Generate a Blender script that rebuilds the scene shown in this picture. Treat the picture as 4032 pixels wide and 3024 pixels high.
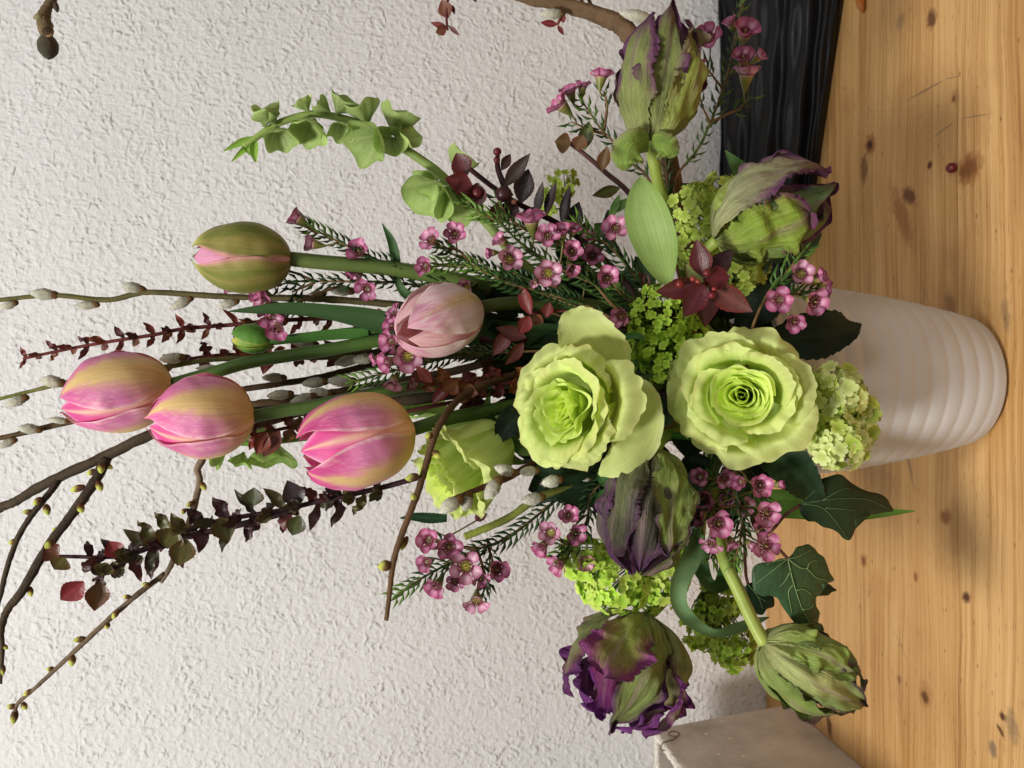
import bpy, math, random
import numpy as np
from mathutils import Vector, Matrix
random.seed(7); RNG = np.random.default_rng(7)
for _o in list(bpy.data.objects): bpy.data.objects.remove(_o)
SC = bpy.context.scene
COL = SC.collection
# ------------------------------------------------------------------ camera
F = 3029.0                      # focal length in photo pixels (photo 4032 x 3024)
PITCH = math.radians(7.0)
CAM = Vector((0, 0, 0.47))
VIEW = Vector((0, math.cos(PITCH), -math.sin(PITCH)))
CX = Vector((0, -math.sin(PITCH), -math.cos(PITCH)))     # picture right = down in the room (phone held upright)
CY = Vector((1, 0, 0))                                   # picture up = right in the room
cd = bpy.data.cameras.new('camera'); cam = bpy.data.objects.new('camera', cd); COL.objects.link(cam)
cd.sensor_fit = 'HORIZONTAL'; cd.sensor_width = 36.0; cd.lens = F / 4032 * 36.0
cd.clip_start = 0.02; cd.clip_end = 50
cd.dof.use_dof = True; cd.dof.focus_distance = 0.56; cd.dof.aperture_fstop = 9.0
cam.matrix_world = Matrix(((CX.x, CY.x, -VIEW.x, CAM.x), (CX.y, CY.y, -VIEW.y, CAM.y), (CX.z, CY.z, -VIEW.z, CAM.z), (0, 0, 0, 1)))
SC.camera = cam
# ------------------------------------------------------------------ light: a warm white ceiling lamp, the room's bounce
w = bpy.data.worlds.new('World'); SC.world = w; w.use_nodes = True
w.node_tree.nodes['Background'].inputs[0].default_value = (1.0, 0.97, 0.95, 1)
w.node_tree.nodes['Background'].inputs[1].default_value = 0.17
def area(name, loc, target, size, power, color):
    l = bpy.data.lights.new(name, 'AREA'); l.shape = 'DISK'; l.size = size; l.energy = power; l.color = color
    o = bpy.data.objects.new(name, l); COL.objects.link(o); o.location = loc
    o.rotation_euler = (Vector(target) - Vector(loc)).to_track_quat('-Z', 'Y').to_euler(); return o
area('ceiling_lamp', (-0.90, -0.75, 2.30), (0.0, 0.65, 0.30), 0.55, 60.0, (1.0, 0.97, 0.935))
area('second_ceiling_lamp', (0.8, -0.9, 1.9), (0.0, 0.65, 0.25), 0.6, 10.5, (1.0, 0.97, 0.935))
vs = SC.view_settings; vs.view_transform = 'Standard'; vs.look = 'None'; vs.exposure = 0.0; vs.gamma = 1.0; vs.use_curve_mapping = False
# ------------------------------------------------------------------ helpers
def P(nx, ny, y):
    """photo pixel + distance into the room -> point"""
    d = VIEW + CX * ((nx - 2016) / F) - CY * ((ny - 1512) / F)
    return CAM + d * (y / d.y)
def mpp(nx, y): return (y / (VIEW.y + CX.y * (nx - 2016) / F)) / F      # metres per photo pixel there
def toward(p): return (CAM - p).normalized()
def ddir(dx, dy, c=0.0):       # picture direction (+ c towards the camera) -> room direction
    return (CX * dx - CY * dy - VIEW * c).normalized()
def lin(c):
    c = np.asarray(c, float) / 255.0
    return np.where(c <= 0.04045, c / 12.92, ((c + 0.055) / 1.055) ** 2.4)
def sst(a, b, x):
    t = np.clip((x - a) / (b - a), 0, 1); return t * t * (3 - 2 * t)
def mixc(a, b, f):
    f = np.asarray(f)[..., None]; return np.asarray(a, float) * (1 - f) + np.asarray(b, float) * f
def rnd(a, b): return random.uniform(a, b)
ORG = {}
def tag(o, label, cat, group=None, kind=None):
    o['label'] = label; o['category'] = cat
    if group: o['group'] = group
    if kind: o['kind'] = kind
    return o
def thing(name, label, cat, loc, group=None):
    o = bpy.data.objects.new(name, None); COL.objects.link(o); o.location = loc; o.empty_display_size = 0.01
    ORG[o.name] = Vector(loc); return tag(o, label, cat, group)
def mesh_from(name, V, Fc, mat, cols=None, st=None, smooth=True):
    m = bpy.data.meshes.new(name)
    V = np.asarray(V, float)
    m.from_pydata(V.tolist(), [], [tuple(f) for f in Fc])
    if cols is not None:
        at = m.attributes.new('Col', 'FLOAT_COLOR', 'POINT')
        c = np.ones((len(V), 4), np.float32); c[:, :3] = lin(np.clip(np.asarray(cols).reshape(-1, 3), 0, 255))
        at.data.foreach_set('color', c.ravel())
    if st is not None:
        at = m.attributes.new('ST', 'FLOAT_VECTOR', 'POINT')
        at.data.foreach_set('vector', np.asarray(st, np.float32).ravel())
    if smooth: m.polygons.foreach_set('use_smooth', [True] * len(m.polygons))
    m.materials.append(mat); m.update(); return m
def mk(name, V, Fc, mat, parent=None, cols=None, st=None, smooth=True, label=None):
    """mesh given in room coordinates, linked as a part of parent"""
    V = np.asarray(V, float)
    if parent is not None:
        o0 = ORG[parent.name]; V = V - np.array(o0)
    m = mesh_from(name, V, Fc, mat, cols, st, smooth)
    o = bpy.data.objects.new(name, m); COL.objects.link(o)
    if parent is not None: o.parent = parent; ORG[o.name] = ORG[parent.name]
    else: ORG[o.name] = Vector((0, 0, 0))
    if label: o['label'] = label
    return o
def inst(name, mesh, M, parent):
    """shared mesh placed with room matrix M under parent"""
    o = bpy.data.objects.new(name, mesh); COL.objects.link(o); o.parent = parent
    o.matrix_local = Matrix.Translation(-ORG[parent.name]) @ M
    return o
def grid_faces(nt, ns, closed=False):
    f = []
    for i in range(nt - 1):
        for j in range(ns - (0 if closed else 1)):
            k = (j + 1) % ns
            f.append((i * ns + j, i * ns + k, (i + 1) * ns + k, (i + 1) * ns + j))
    return f
def spline(pts, n=6):
    """Catmull-Rom through rows of numbers"""
    p = np.asarray([tuple(q) for q in pts], float)
    if len(p) == 2: p = np.vstack([p[0], (p[0] + p[1]) / 2, p[1]])
    e = np.vstack([2 * p[0] - p[1], p, 2 * p[-1] - p[-2]]); out = []
    for i in range(1, len(e) - 2):
        for k in range(n):
            t = k / n; a, b, c, d = e[i - 1], e[i], e[i + 1], e[i + 2]
            out.append(0.5 * ((2 * b) + (c - a) * t + (2 * a - 5 * b + 4 * c - d) * t * t + (3 * b - a - 3 * c + d) * t ** 3))
    out.append(e[-2]); return np.array(out)
def tube_geo(path, rad, ns=8, cap=True, bumps=0.0):
    """path (n,3), rad (n,) -> verts, faces, per-vertex t"""
    path = np.asarray(path, float); n = len(path); rad = np.broadcast_to(np.asarray(rad, float), (n,))
    T = np.gradient(path, axis=0); T /= np.linalg.norm(T, axis=1)[:, None] + 1e-12
    ref = np.array([0.3, -0.9, 0.31]); u = np.cross(T[0], ref); u /= np.linalg.norm(u)
    V = []
    for i in range(n):
        u = u - T[i] * np.dot(u, T[i]); u /= np.linalg.norm(u) + 1e-12; v = np.cross(T[i], u)
        for j in range(ns):
            a = 2 * math.pi * j / ns; r = rad[i] * (1 + (rnd(-bumps, bumps) if bumps else 0))
            V.append(path[i] + r * (math.cos(a) * u + math.sin(a) * v))
    Fc = grid_faces(n, ns, True)
    if cap:
        Fc.append(tuple(range(ns))[::-1]); Fc.append(tuple((n - 1) * ns + j for j in range(ns)))
    return np.array(V), Fc
def tube(name, pts, rad, mat, parent, c0=(90, 110, 50), c1=None, ns=8, n=6, bumps=0.0):
    """pts: room points, rad: one radius per point"""
    rad = np.broadcast_to(np.asarray(rad, float), (len(pts),))
    s = spline([tuple(p) + (r,) for p, r in zip(pts, rad)], n)
    V, Fc = tube_geo(s[:, :3], np.abs(s[:, 3]) + 1e-5, ns, True, bumps)
    t = np.repeat(np.linspace(0, 1, len(s)), ns)
    st = np.stack([np.tile(np.linspace(-1, 1, ns), len(s)), t, np.zeros(len(t))], 1)
    return mk(name, V, Fc, mat, parent, mixc(c0, c1 if c1 is not None else c0, t), st)
def frame(B, T, roll=0.0):
    """matrix with z along B->T, x towards the camera (then rolled about z), origin B"""
    z = (T - B).normalized(); x = toward(B); x = (x - z * x.dot(z)).normalized(); y = z.cross(x)
    c, s = math.cos(roll), math.sin(roll); x, y = x * c + y * s, y * c - x * s
    return Matrix(((x.x, y.x, z.x, B.x), (x.y, y.y, z.y, B.y), (x.z, y.z, z.z, B.z), (0, 0, 0, 1)))
def xf(M, V):
    A = np.array(M); return np.asarray(V) @ A[:3, :3].T + A[:3, 3]
# ------------------------------------------------------------------ materials
class NT:
    def __init__(s, name):
        s.m = bpy.data.materials.new(name); s.m.use_nodes = True; s.t = s.m.node_tree; s.n = s.t.nodes; s.n.clear()
        s.out = s.n.new('ShaderNodeOutputMaterial')
    def a(s, typ, **kw):
        n = s.n.new('ShaderNode' + typ)
        for k, v in kw.items():
            if k.startswith('_'): setattr(n, k[1:], v)
        for k, v in kw.items():
            if not k.startswith('_'):
                key = int(k[1:]) if k[0] == 'i' and k[1:].isdigit() else k.replace('__', ' ')
                s.put(n.inputs[key], v)
        return n
    def put(s, i, v):
        if hasattr(v, 'is_output') or isinstance(v, bpy.types.NodeSocket): s.t.links.new(v, i)
        elif isinstance(v, bpy.types.Node): s.t.links.new(v.outputs[0], i)
        else: i.default_value = v
    def math(s, op, a, b=0.0, c=None):
        n = s.a('Math', _operation=op, i0=a, i1=b)
        if c is not None: s.put(n.inputs[2], c)
        return n.outputs[0]
    def mix(s, f, a, b, blend='MIX'):
        n = s.n.new('ShaderNodeMix'); n.data_type = 'RGBA'; n.blend_type = blend
        s.put(n.inputs[0], f); s.put(n.inputs[6], a); s.put(n.inputs[7], b); return n.outputs[2]
    def ramp(s, f, stops):
        n = s.n.new('ShaderNodeValToRGB'); s.put(n.inputs[0], f); e = n.color_ramp.elements
        while len(e) < len(stops): e.new(0.5)
        for k, (p, c) in enumerate(stops):
            e[k].position = p; e[k].color = tuple(c) + (1,) if len(c) == 3 else c
        return n.outputs[0]
def L(r, g, b): return tuple(lin((r, g, b)))
def plant(name, rough=0.5, spec=0.35, trans=0.2, streak=0.16, sfreq=22.0, spots=0.12, gain=1.2, bump=0.15, sheen=0.0, bsc=240.0, rv=0.16):
    k = NT(name)
    col = k.a('Attribute', _attribute_name='Col').outputs[0]
    st = k.a('Attribute', _attribute_name='ST').outputs[1]
    mp = k.a('Mapping', Vector=st, Scale=(sfreq, 1.6, 1.0))
    oi = k.a('ObjectInfo').outputs['Random']
    n1 = k.a('TexNoise', _noise_dimensions='4D', Vector=mp, W=k.math('MULTIPLY', oi, 30.0), Scale=1.0, Detail=3.0, Roughness=0.6).outputs[0]
    geo = k.a('TexCoord').outputs['Object']
    n2 = k.a('TexNoise', Vector=geo, Scale=55.0, Detail=4.0, Roughness=0.65).outputs[0]
    f1 = k.math('MULTIPLY_ADD', k.math('SUBTRACT', n1, 0.5), streak * 4.0, 1.0)
    f2 = k.math('MULTIPLY_ADD', k.math('SUBTRACT', n2, 0.5), spots * 4.0, 1.0)
    f3 = k.math('MULTIPLY_ADD', k.math('SUBTRACT', oi, 0.5), rv, gain)
    f = k.math('MULTIPLY', k.math('MULTIPLY', f1, f2), f3)
    vm = k.a('VectorMath', _operation='SCALE', i0=col); k.put(vm.inputs['Scale'], f)
    c = vm.outputs[0]
    n3 = k.a('TexNoise', Vector=geo, Scale=bsc, Detail=4.0).outputs[0]
    hb = k.math('ADD', k.math('MULTIPLY', n1, 1.0), k.math('MULTIPLY', n3, 0.6))
    bp = k.a('Bump', Strength=bump, Distance=0.002, Height=hb)
    b = k.a('BsdfPrincipled', Base__Color=c, Roughness=rough, Normal=bp)
    b.inputs['Specular IOR Level'].default_value = spec
    if sheen: b.inputs['Sheen Weight'].default_value = sheen; b.inputs['Sheen Roughness'].default_value = 0.4
    if trans > 0:
        tr = k.a('BsdfTranslucent', Color=c, Normal=bp)
        k.put(k.out.inputs[0], k.a('MixShader', i0=trans, i1=b, i2=tr))
    else: k.put(k.out.inputs[0], b)
    return k.m
M_PETAL = plant('tulip_petal', 0.5, 0.3, 0.2, 0.16, 26.0, 0.07)
M_PARROT = plant('parrot_petal', 0.46, 0.35, 0.12, 0.34, 38.0, 0.2, gain=0.95, bump=0.9)
M_ROSE = plant('rose_petal', 0.55, 0.2, 0.38, 0.07, 14.0, 0.06, bump=0.12)
M_LEAF = plant('leaf_green', 0.5, 0.28, 0.12, 0.2, 16.0, 0.13, bump=0.2)
M_DARKLEAF = plant('leaf_glossy', 0.48, 0.28, 0.08, 0.14, 9.0, 0.22, bump=0.4)
M_RED = plant('leaf_burgundy', 0.36, 0.45, 0.1, 0.12, 6.0, 0.28, gain=0.92, bump=0.25)
M_STEM = plant('stem_green', 0.45, 0.35, 0.0, 0.14, 6.0, 0.12)
M_BARK = plant('bark', 0.75, 0.2, 0.0, 0.16, 3.0, 0.4, bump=0.5, bsc=600.0)
M_CAT = plant('catkin_fur', 0.9, 0.1, 0.0, 0.12, 14.0, 0.14, bump=0.7, sheen=0.6, bsc=900.0)
M_FLORET = plant('viburnum_floret', 0.55, 0.25, 0.2, 0.0, 4.0, 0.14, bump=0.08, rv=0.4)
M_WAX = plant('waxflower_petal', 0.34, 0.45, 0.12, 0.08, 5.0, 0.2, gain=1.02, bump=0.1, rv=0.5)
M_BELL = plant('bell_calyx', 0.5, 0.3, 0.25, 0.12, 9.0, 0.16, gain=1.08, bump=0.4)
# ------------------------------------------------------------------ the setting: wall and table
def PT(nx, ny, z=0.0):
    d = VIEW + CX * ((nx - 2016) / F) - CY * ((ny - 1512) / F); return CAM + d * ((z - CAM.z) / d.z)
WALL_Y = 0.997
def box_geo(x0, x1, y0, y1, z0, z1, b=0.0):
    """box with its top edges bevelled by b"""
    v = [(x0, y0, z0), (x1, y0, z0), (x1, y1, z0), (x0, y1, z0), (x0, y0, z1 - b), (x1, y0, z1 - b), (x1, y1, z1 - b), (x0, y1, z1 - b),
         (x0 + b, y0 + b, z1), (x1 - b, y0 + b, z1), (x1 - b, y1 - b, z1), (x0 + b, y1 - b, z1)]
    f = [(3, 2, 1, 0), (8, 9, 10, 11)]
    for i in range(4):
        j = (i + 1) % 4; f += [(i, j, 4 + j, 4 + i), (4 + i, 4 + j, 8 + j, 8 + i)]
    return v, f
k = NT('woodchip_wallpaper')
tc = k.a('TexCoord').outputs['Object']
dst = k.a('TexNoise', Vector=tc, Scale=60.0, Detail=2.0).outputs['Color']
tw = k.a('VectorMath', _operation='MULTIPLY_ADD', i0=dst, i1=(0.006, 0.0, 0.006), i2=tc).outputs[0]
mpa = k.a('Mapping', Vector=tw, Rotation=(0, 0.6, 0), Scale=(1.0, 1.0, 0.45))
mpb = k.a('Mapping', Vector=tw, Rotation=(0, -0.7, 0), Scale=(0.5, 1.0, 1.0))
n1 = k.a('TexNoise', Vector=mpa, Scale=240.0, Detail=3.0, Roughness=0.55).outputs[0]
n2 = k.a('TexNoise', Vector=mpb, Scale=205.0, Detail=3.0, Roughness=0.55).outputs[0]
n3 = k.a('TexNoise', Vector=tc, Scale=700.0, Detail=3.0).outputs[0]
n4 = k.a('TexNoise', Vector=tc, Scale=26.0, Detail=2.0).outputs[0]
vo = k.a('TexVoronoi', _feature='SMOOTH_F1', Vector=k.a('VectorMath', _operation='MULTIPLY_ADD', i0=dst, i1=(0.02, 0.0, 0.02), i2=tc), Scale=150.0, Randomness=1.0).outputs['Distance']
chip = k.a('MapRange', Value=vo, i1=0.55, i2=0.1, _interpolation_type='SMOOTHSTEP').outputs[0]
nn = k.math('MULTIPLY', k.math('ADD', n1, n2), 0.5)
h = k.math('ADD', k.math('MULTIPLY', k.math('MULTIPLY', chip, n1), k.math('MULTIPLY_ADD', n4, 3.2, -0.9)), k.math('ADD', k.math('MULTIPLY', nn, 1.2), k.math('MULTIPLY', n3, 0.22)))
bp = k.a('Bump', Strength=1.0, Distance=0.0026, Height=h)
cc = k.mix(k.a('TexNoise', Vector=tc, Scale=5.0, Detail=3.0).outputs[0], L(216, 215, 213) + (1,), L(231, 230, 228) + (1,))
b = k.a('BsdfPrincipled', Base__Color=cc, Roughness=0.75, Normal=bp); b.inputs['Specular IOR Level'].default_value = 0.25
k.put(k.out.inputs[0], b); M_WALL = k.m
V, Fc = [(-1.3, WALL_Y, -0.1), (1.3, WALL_Y, -0.1), (1.3, WALL_Y, 1.7), (-1.3, WALL_Y, 1.7), (-1.3, WALL_Y + 0.1, -0.1), (1.3, WALL_Y + 0.1, -0.1), (1.3, WALL_Y + 0.1, 1.7), (-1.3, WALL_Y + 0.1, 1.7)], [(0, 1, 2, 3), (5, 4, 7, 6), (1, 5, 6, 2), (4, 0, 3, 7), (3, 2, 6, 7), (4, 5, 1, 0)]
wl = mk('wall', V, Fc, M_WALL, smooth=False); wl['kind'] = 'structure'; wl['label'] = 'white woodchip wallpapered wall behind the bouquet'
# pine
k = NT('pine_board')
tc = k.a('TexCoord').outputs['Object']; oi = k.a('ObjectInfo').outputs['Random']
off = k.a('CombineXYZ', i0=k.math('MULTIPLY', oi, 9.0), i1=k.math('MULTIPLY', oi, 5.0), i2=0.0)
tp = k.a('VectorMath', _operation='ADD', i0=tc, i1=off).outputs[0]
wob = k.a('TexNoise', Vector=k.a('Mapping', Vector=tp, Scale=(5.0, 9.0, 1.0)), Scale=1.0, Detail=2.0).outputs[0]
sx = k.a('SeparateXYZ', i0=tp)
yy = k.math('ADD', sx.outputs[1], k.math('MULTIPLY', wob, 0.02))
def vec(x, y): return k.a('CombineXYZ', i0=x, i1=y, i2=0.0)
g1 = k.a('TexNoise', Vector=vec(k.math('MULTIPLY', sx.outputs[0], 2.5), k.math('MULTIPLY', yy, 190.0)), Scale=1.0, Detail=3.0, Roughness=0.55).outputs[0]
g2 = k.a('TexNoise', Vector=vec(k.math('MULTIPLY', sx.outputs[0], 9.0), k.math('MULTIPLY', yy, 620.0)), Scale=1.0, Detail=2.0).outputs[0]
g3 = k.a('TexNoise', Vector=vec(k.math('MULTIPLY', sx.outputs[0], 3.0), k.math('MULTIPLY', yy, 22.0)), Scale=1.0, Detail=3.0).outputs[0]
gr = k.math('ADD', k.math('MULTIPLY', g1, 0.45), k.math('ADD', k.math('MULTIPLY', g2, 0.25), k.math('MULTIPLY', g3, 0.3)))
wood = k.ramp(gr, [(0.33, L(128, 82, 38)), (0.43, L(180, 134, 78)), (0.54, L(207, 164, 106)), (0.7, L(226, 186, 130))])
wood = k.mix(k.math('MULTIPLY', oi, 0.35), wood, L(190, 142, 84) + (1,))
# pores and specks
vor = k.a('TexVoronoi', Vector=k.a('Mapping', Vector=tc, Scale=(55.0, 120.0, 1.0)), Scale=1.0)
sp = k.math('MULTIPLY', k.a('MapRange', Value=vor.outputs['Distance'], i1=0.16, i2=0.05).outputs[0], k.a('MapRange', Value=k.a('SeparateColor', i0=vor.outputs['Color']).outputs[0], i1=0.76, i2=0.82).outputs[0])
wood = k.mix(k.math('MULTIPLY', sp, 0.7), wood, L(96, 58, 26) + (1,))
vor2 = k.a('TexVoronoi', Vector=k.a('Mapping', Vector=tp, Scale=(60.0, 420.0, 1.0)), Scale=1.0)
sp2 = k.math('MULTIPLY', k.a('MapRange', Value=vor2.outputs['Distance'], i1=0.30, i2=0.10).outputs[0], k.a('MapRange', Value=k.a('SeparateColor', i0=vor2.outputs['Color']).outputs[1], i1=0.60, i2=0.70).outputs[0])
wood = k.mix(k.math('MULTIPLY', sp2, 0.45), wood, L(128, 80, 36) + (1,))
kn = k.a('TexNoise', Vector=tc, Scale=160.0, Detail=3.0).outputs[0]
def mark(nx, ny, a, bb, rot, col, amt, soft=0.45, nz=0.5):
    """knot or scratch: ellipse with half axes a (along x), bb (along y) in metres"""
    global wood
    p = PT(nx, ny)
    q = k.a('Mapping', _vector_type='TEXTURE', Vector=tc, Location=(p.x, p.y, 0), Rotation=(0, 0, rot), Scale=(a, bb, 1.0))
    s = k.a('SeparateXYZ', i0=q)
    d = k.math('SQRT', k.math('ADD', k.math('POWER', k.math('ABSOLUTE', s.outputs[0]), 2.0), k.math('POWER', k.math('ABSOLUTE', s.outputs[1]), 2.0)))
    d = k.math('ADD', d, k.math('MULTIPLY', k.math('SUBTRACT', kn, 0.5), nz * 2))
    mk_ = k.a('MapRange', Value=d, i1=1.0, i2=soft).outputs[0]
    wood = k.mix(k.math('MULTIPLY', mk_, amt), wood, col + (1,))
DK = L(92, 54, 30); BR = L(140, 88, 40); GY = L(120, 100, 78)
SCK = 1.45
for m in [(3668, 75, .008, .006, .1, DK, .8), (3425, 572, .010, .008, .0, BR, .8), (3425, 570, .0045, .004, .4, L(60, 32, 16), .9), (3402, 665, .013, .006, .0, DK, .65),
          (3580, 772, .011, .006, .9, L(110, 66, 36), .85), (3550, 850, .03, .008, .45, BR, .6), (3660, 652, .0035, .003, 0, DK, .9), (3815, 665, .011, .013, .2, BR, .85), (3815, 665, .006, .008, .2, L(116, 72, 36), .6),
          (3400, 2208, .0038, .0032, 0, DK, .95), (3400, 2208, .007, .006, 0, BR, .5), (3805, 2352, .004, .0045, .4, DK, .9), (3642, 2745, .0045, .005, -.3, L(60, 34, 18), .95), (3642, 2735, .012, .009, 0, BR, .35),
          (3722, 2036, .006, .007, 0, BR, .8), (3606, 2272, .004, .003, 0, BR, .8), (3945, 2818, .003, .003, 0, DK, .9), (3940, 2880, .005, .002, .8, DK, .8), (3908, 2950, .006, .004, .3, GY, .7), (3265, 2855, .012, .005, .2, DK, .8), (3540, 2675, .004, .003, 0, DK, .6),
          (3755, 390, .003, .002, 0, DK, .9), (3760, 385, .006, .005, 0, BR, .4), (3545, 85, .007, .006, 0, GY, .45), (3985, 2860, .012, .006, .2, GY, .5), (3740, 1200, .010, .006, .3, DK, .55), (3580, 1830, .02, .0022, .3, GY, .5), (3960, 1240, .012, .004, .2, GY, .45)]:
    mark(m[0], m[1], m[2] * SCK, m[3] * SCK, m[4], m[5], min(1, m[6] * 1.15))
for nx0, ny0, nx1, ny1, wdt, amt in [(3560, 402, 3722, 312, .0012, .75), (3722, 312, 3790, 296, .0007, .5), (3655, 555, 3770, 470, .0008, .7), (3770, 470, 3900, 447, .0008, .7), (3690, 420, 3300, 450, .0006, .2), (3590, 2640, 3500, 2440, .0008, .4), (3610, 1060, 3680, 1250, .0008, .35)]:
    p0, p1 = PT(nx0, ny0), PT(nx1, ny1); d = p1 - p0
    mark((nx0 + nx1) / 2, (ny0 + ny1) / 2, d.length / 2, wdt, math.atan2(d.y, d.x), L(112, 96, 80), amt, 0.6, 0.35)
stn = k.a('TexNoise', Vector=tc, Scale=9.0, Detail=4.0, Roughness=0.65).outputs[0]
wood = k.mix(k.a('MapRange', Value=stn, i1=0.54, i2=0.74).outputs[0], wood, k.mix(0.5, wood, L(168, 118, 66) + (1,)))
bp = k.a('Bump', Strength=0.25, Distance=0.001, Height=k.math('ADD', g2, k.math('MULTIPLY', g1, 0.5)))
b = k.a('BsdfPrincipled', Base__Color=wood, Roughness=k.math('MULTIPLY_ADD', g1, 0.25, 0.38), Normal=bp); b.inputs['Specular IOR Level'].default_value = 0.3
k.put(k.out.inputs[0], b); M_PINE = k.m
edges = [0.996, .925, .850, .773, .702, .622, .545, .470, .390, .310, .230, .150]
tb = bpy.data.objects.new('table_top', None); COL.objects.link(tb); ORG[tb.name] = Vector((0, 0, 0)); tb['kind'] = 'structure'; tb['label'] = 'worn pine table top made of long glued boards'
for i in range(len(edges) - 1):
    V, Fc = box_geo(-1.0, 1.0, edges[i + 1] + 0.00018, edges[i] - 0.00018, -0.03, rnd(-0.0002, 0.0), 0.0003)
    mk('board', V, Fc, M_PINE, tb, smooth=False)
# ------------------------------------------------------------------ frosted ribbed vase
VX, VY, VH = 0.003, 0.615, 0.205
def vase_r(z): return float(np.interp(z, [0, .004, .012, .03, .06, .09, .12, .16, .205], [.051, .0555, .0575, .0615, .0675, .0725, .0765, .0805, .083]))
k = NT('frosted_glass')
tc = k.a('TexCoord').outputs['Object']
nf = k.a('TexNoise', Vector=tc, Scale=1500.0, Detail=2.0).outputs[0]
nl = k.a('TexNoise', Vector=tc, Scale=22.0, Detail=3.0).outputs[0]
bp = k.a('Bump', Strength=0.12, Distance=0.0006, Height=nf)
cg = k.mix(nl, L(238, 239, 240) + (1,), L(247, 248, 249) + (1,))
d1 = k.a('BsdfPrincipled', Base__Color=cg, Roughness=0.5, Normal=bp); d1.inputs['Specular IOR Level'].default_value = 0.35
t1 = k.a('BsdfTranslucent', Color=cg)
r1 = k.a('BsdfRefraction', Color=cg, Roughness=0.45, IOR=1.15, Normal=bp)
k.put(k.out.inputs[0], k.a('MixShader', i0=0.15, i1=k.a('MixShader', i0=0.2, i1=d1, i2=t1), i2=r1)); M_VASE = k.m
vt = thing('vase', 'frosted white glass vase with horizontal ribs holding the bouquet', 'vase', (VX, VY, 0))
ns, pts = 96, []
zs = np.linspace(0.0, VH, 150)
def rib(z, a):
    ph = (z + 0.0022 * math.sin(a + 0.6)) / 0.0152
    return 0.0009 * (abs(math.sin(math.pi * ph)) ** 0.75 - 0.5) * float(sst(0.004, 0.02, z))
rows = [[(VX, VY, 0.0008)] * ns]
for z in zs: rows.append([(VX + (vase_r(z) + rib(z, 2 * math.pi * j / ns)) * math.cos(2 * math.pi * j / ns), VY + (vase_r(z) + rib(z, 2 * math.pi * j / ns)) * math.sin(2 * math.pi * j / ns), z + 0.0008) for j in range(ns)])
for z in np.linspace(VH + 0.0015, 0.008, 40): rows.append([(VX + (vase_r(z) - 0.0045) * math.cos(2 * math.pi * j / ns), VY + (vase_r(z) - 0.0045) * math.sin(2 * math.pi * j / ns), z) for j in range(ns)])
rows.append([(VX, VY, 0.008)] * ns)
mk('vase_body', np.array(rows).reshape(-1, 3), grid_faces(len(rows), ns, True), M_VASE, vt)
# ------------------------------------------------------------------ grey planter at the wall
k = NT('grey_weathered_planter')
tc = k.a('TexCoord').outputs['Object']
na = k.a('TexNoise', Vector=tc, Scale=14.0, Detail=5.0, Roughness=0.65).outputs[0]
nb = k.a('TexNoise', Vector=tc, Scale=300.0, Detail=2.0).outputs[0]
vv = k.a('TexVoronoi', Vector=tc, Scale=70.0)
c = k.ramp(na, [(0.3, L(158, 148, 136)), (0.5, L(186, 176, 164)), (0.72, L(206, 196, 184))])
c = k.mix(k.math('MULTIPLY', k.a('MapRange', Value=vv.outputs['Distance'], i1=0.2, i2=0.08).outputs[0], k.a('MapRange', Value=k.a('SeparateColor', i0=vv.outputs['Color']).outputs[0], i1=0.85, i2=0.9).outputs[0]), c, L(222, 212, 198) + (1,))
sz = k.a('SeparateXYZ', i0=tc).outputs[2]
ed = k.math('MULTIPLY', k.a('MapRange', Value=k.math('ADD', sz, k.math('MULTIPLY', na, 0.006)), i1=0.1815, i2=0.1835).outputs[0], k.a('MapRange', Value=nb, i1=0.3, i2=0.5).outputs[0])
c = k.mix(ed, c, L(226, 220, 208) + (1,))
b = k.a('BsdfPrincipled', Base__Color=c, Roughness=0.6, Normal=k.a('Bump', Strength=0.35, Distance=0.001, Height=k.math('ADD', na, k.math('MULTIPLY', nb, 0.3))))
k.put(k.out.inputs[0], b); M_BOX = k.m
bx = thing('planter', 'grey weathered rectangular planter with chipped white rim standing against the wall', 'planter', (-0.56, 0.80, 0))
H = 0.183; XR0, XR1, YB0, YB1 = -.408, -.424, .928, .915
def ring(x0, x1, y0, y1, z): return [(x0, y0, z), (x1, y0, z), (x1, y1, z), (x0, y1, z)]
R_ = [ring(-.72, XR0, .60, YB0, 0.001), ring(-.70, XR1 + .001, .615, YB1 + .001, H - .008), ring(-.698, XR1 - .0005, .617, YB1 - .0005, H - .0015), ring(-.695, XR1 - .003, .62, YB1 - .003, H + .0005), ring(-.692, XR1 - .009, .626, YB1 - .008, H), ring(-.69, XR1 - .011, .628, YB1 - .010, H - .003), ring(-.70, XR1 - .006, .622, YB1 - .006, 0.10)]
# subdivide rim irregularly: chips
V = []; NS = 64
for r_i, r in enumerate(R_):
    for e in range(4):
        a, b2 = np.array(r[e]), np.array(r[(e + 1) % 4])
        for s in range(NS):
            q = a + (b2 - a) * s / NS
            if 2 <= r_i <= 5: q = q + np.array([rnd(-.0007, .0007), rnd(-.0007, .0007), -abs(random.gauss(0, .0011))])
            V.append(q)
Fc = grid_faces(len(R_), NS * 4, True); Fc.append(tuple(range(NS * 4))[::-1])
mk('planter_wall', V, Fc, M_BOX, bx, smooth=False)
k = NT('dry_soil')
tc = k.a('TexCoord').outputs['Object']
n = k.a('TexNoise', Vector=tc, Scale=120.0, Detail=5.0).outputs[0]
k.put(k.out.inputs[0], k.a('BsdfPrincipled', Base__Color=k.ramp(n, [(0.3, L(38, 27, 18)), (0.6, L(92, 66, 42)), (0.75, L(140, 110, 78))]), Roughness=0.95)); M_SOIL = k.m
gx, gy = np.meshgrid(np.linspace(-.699, XR1 - .0075, 60), np.linspace(.624, YB1 - .0075, 60), indexing='ij')
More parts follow.
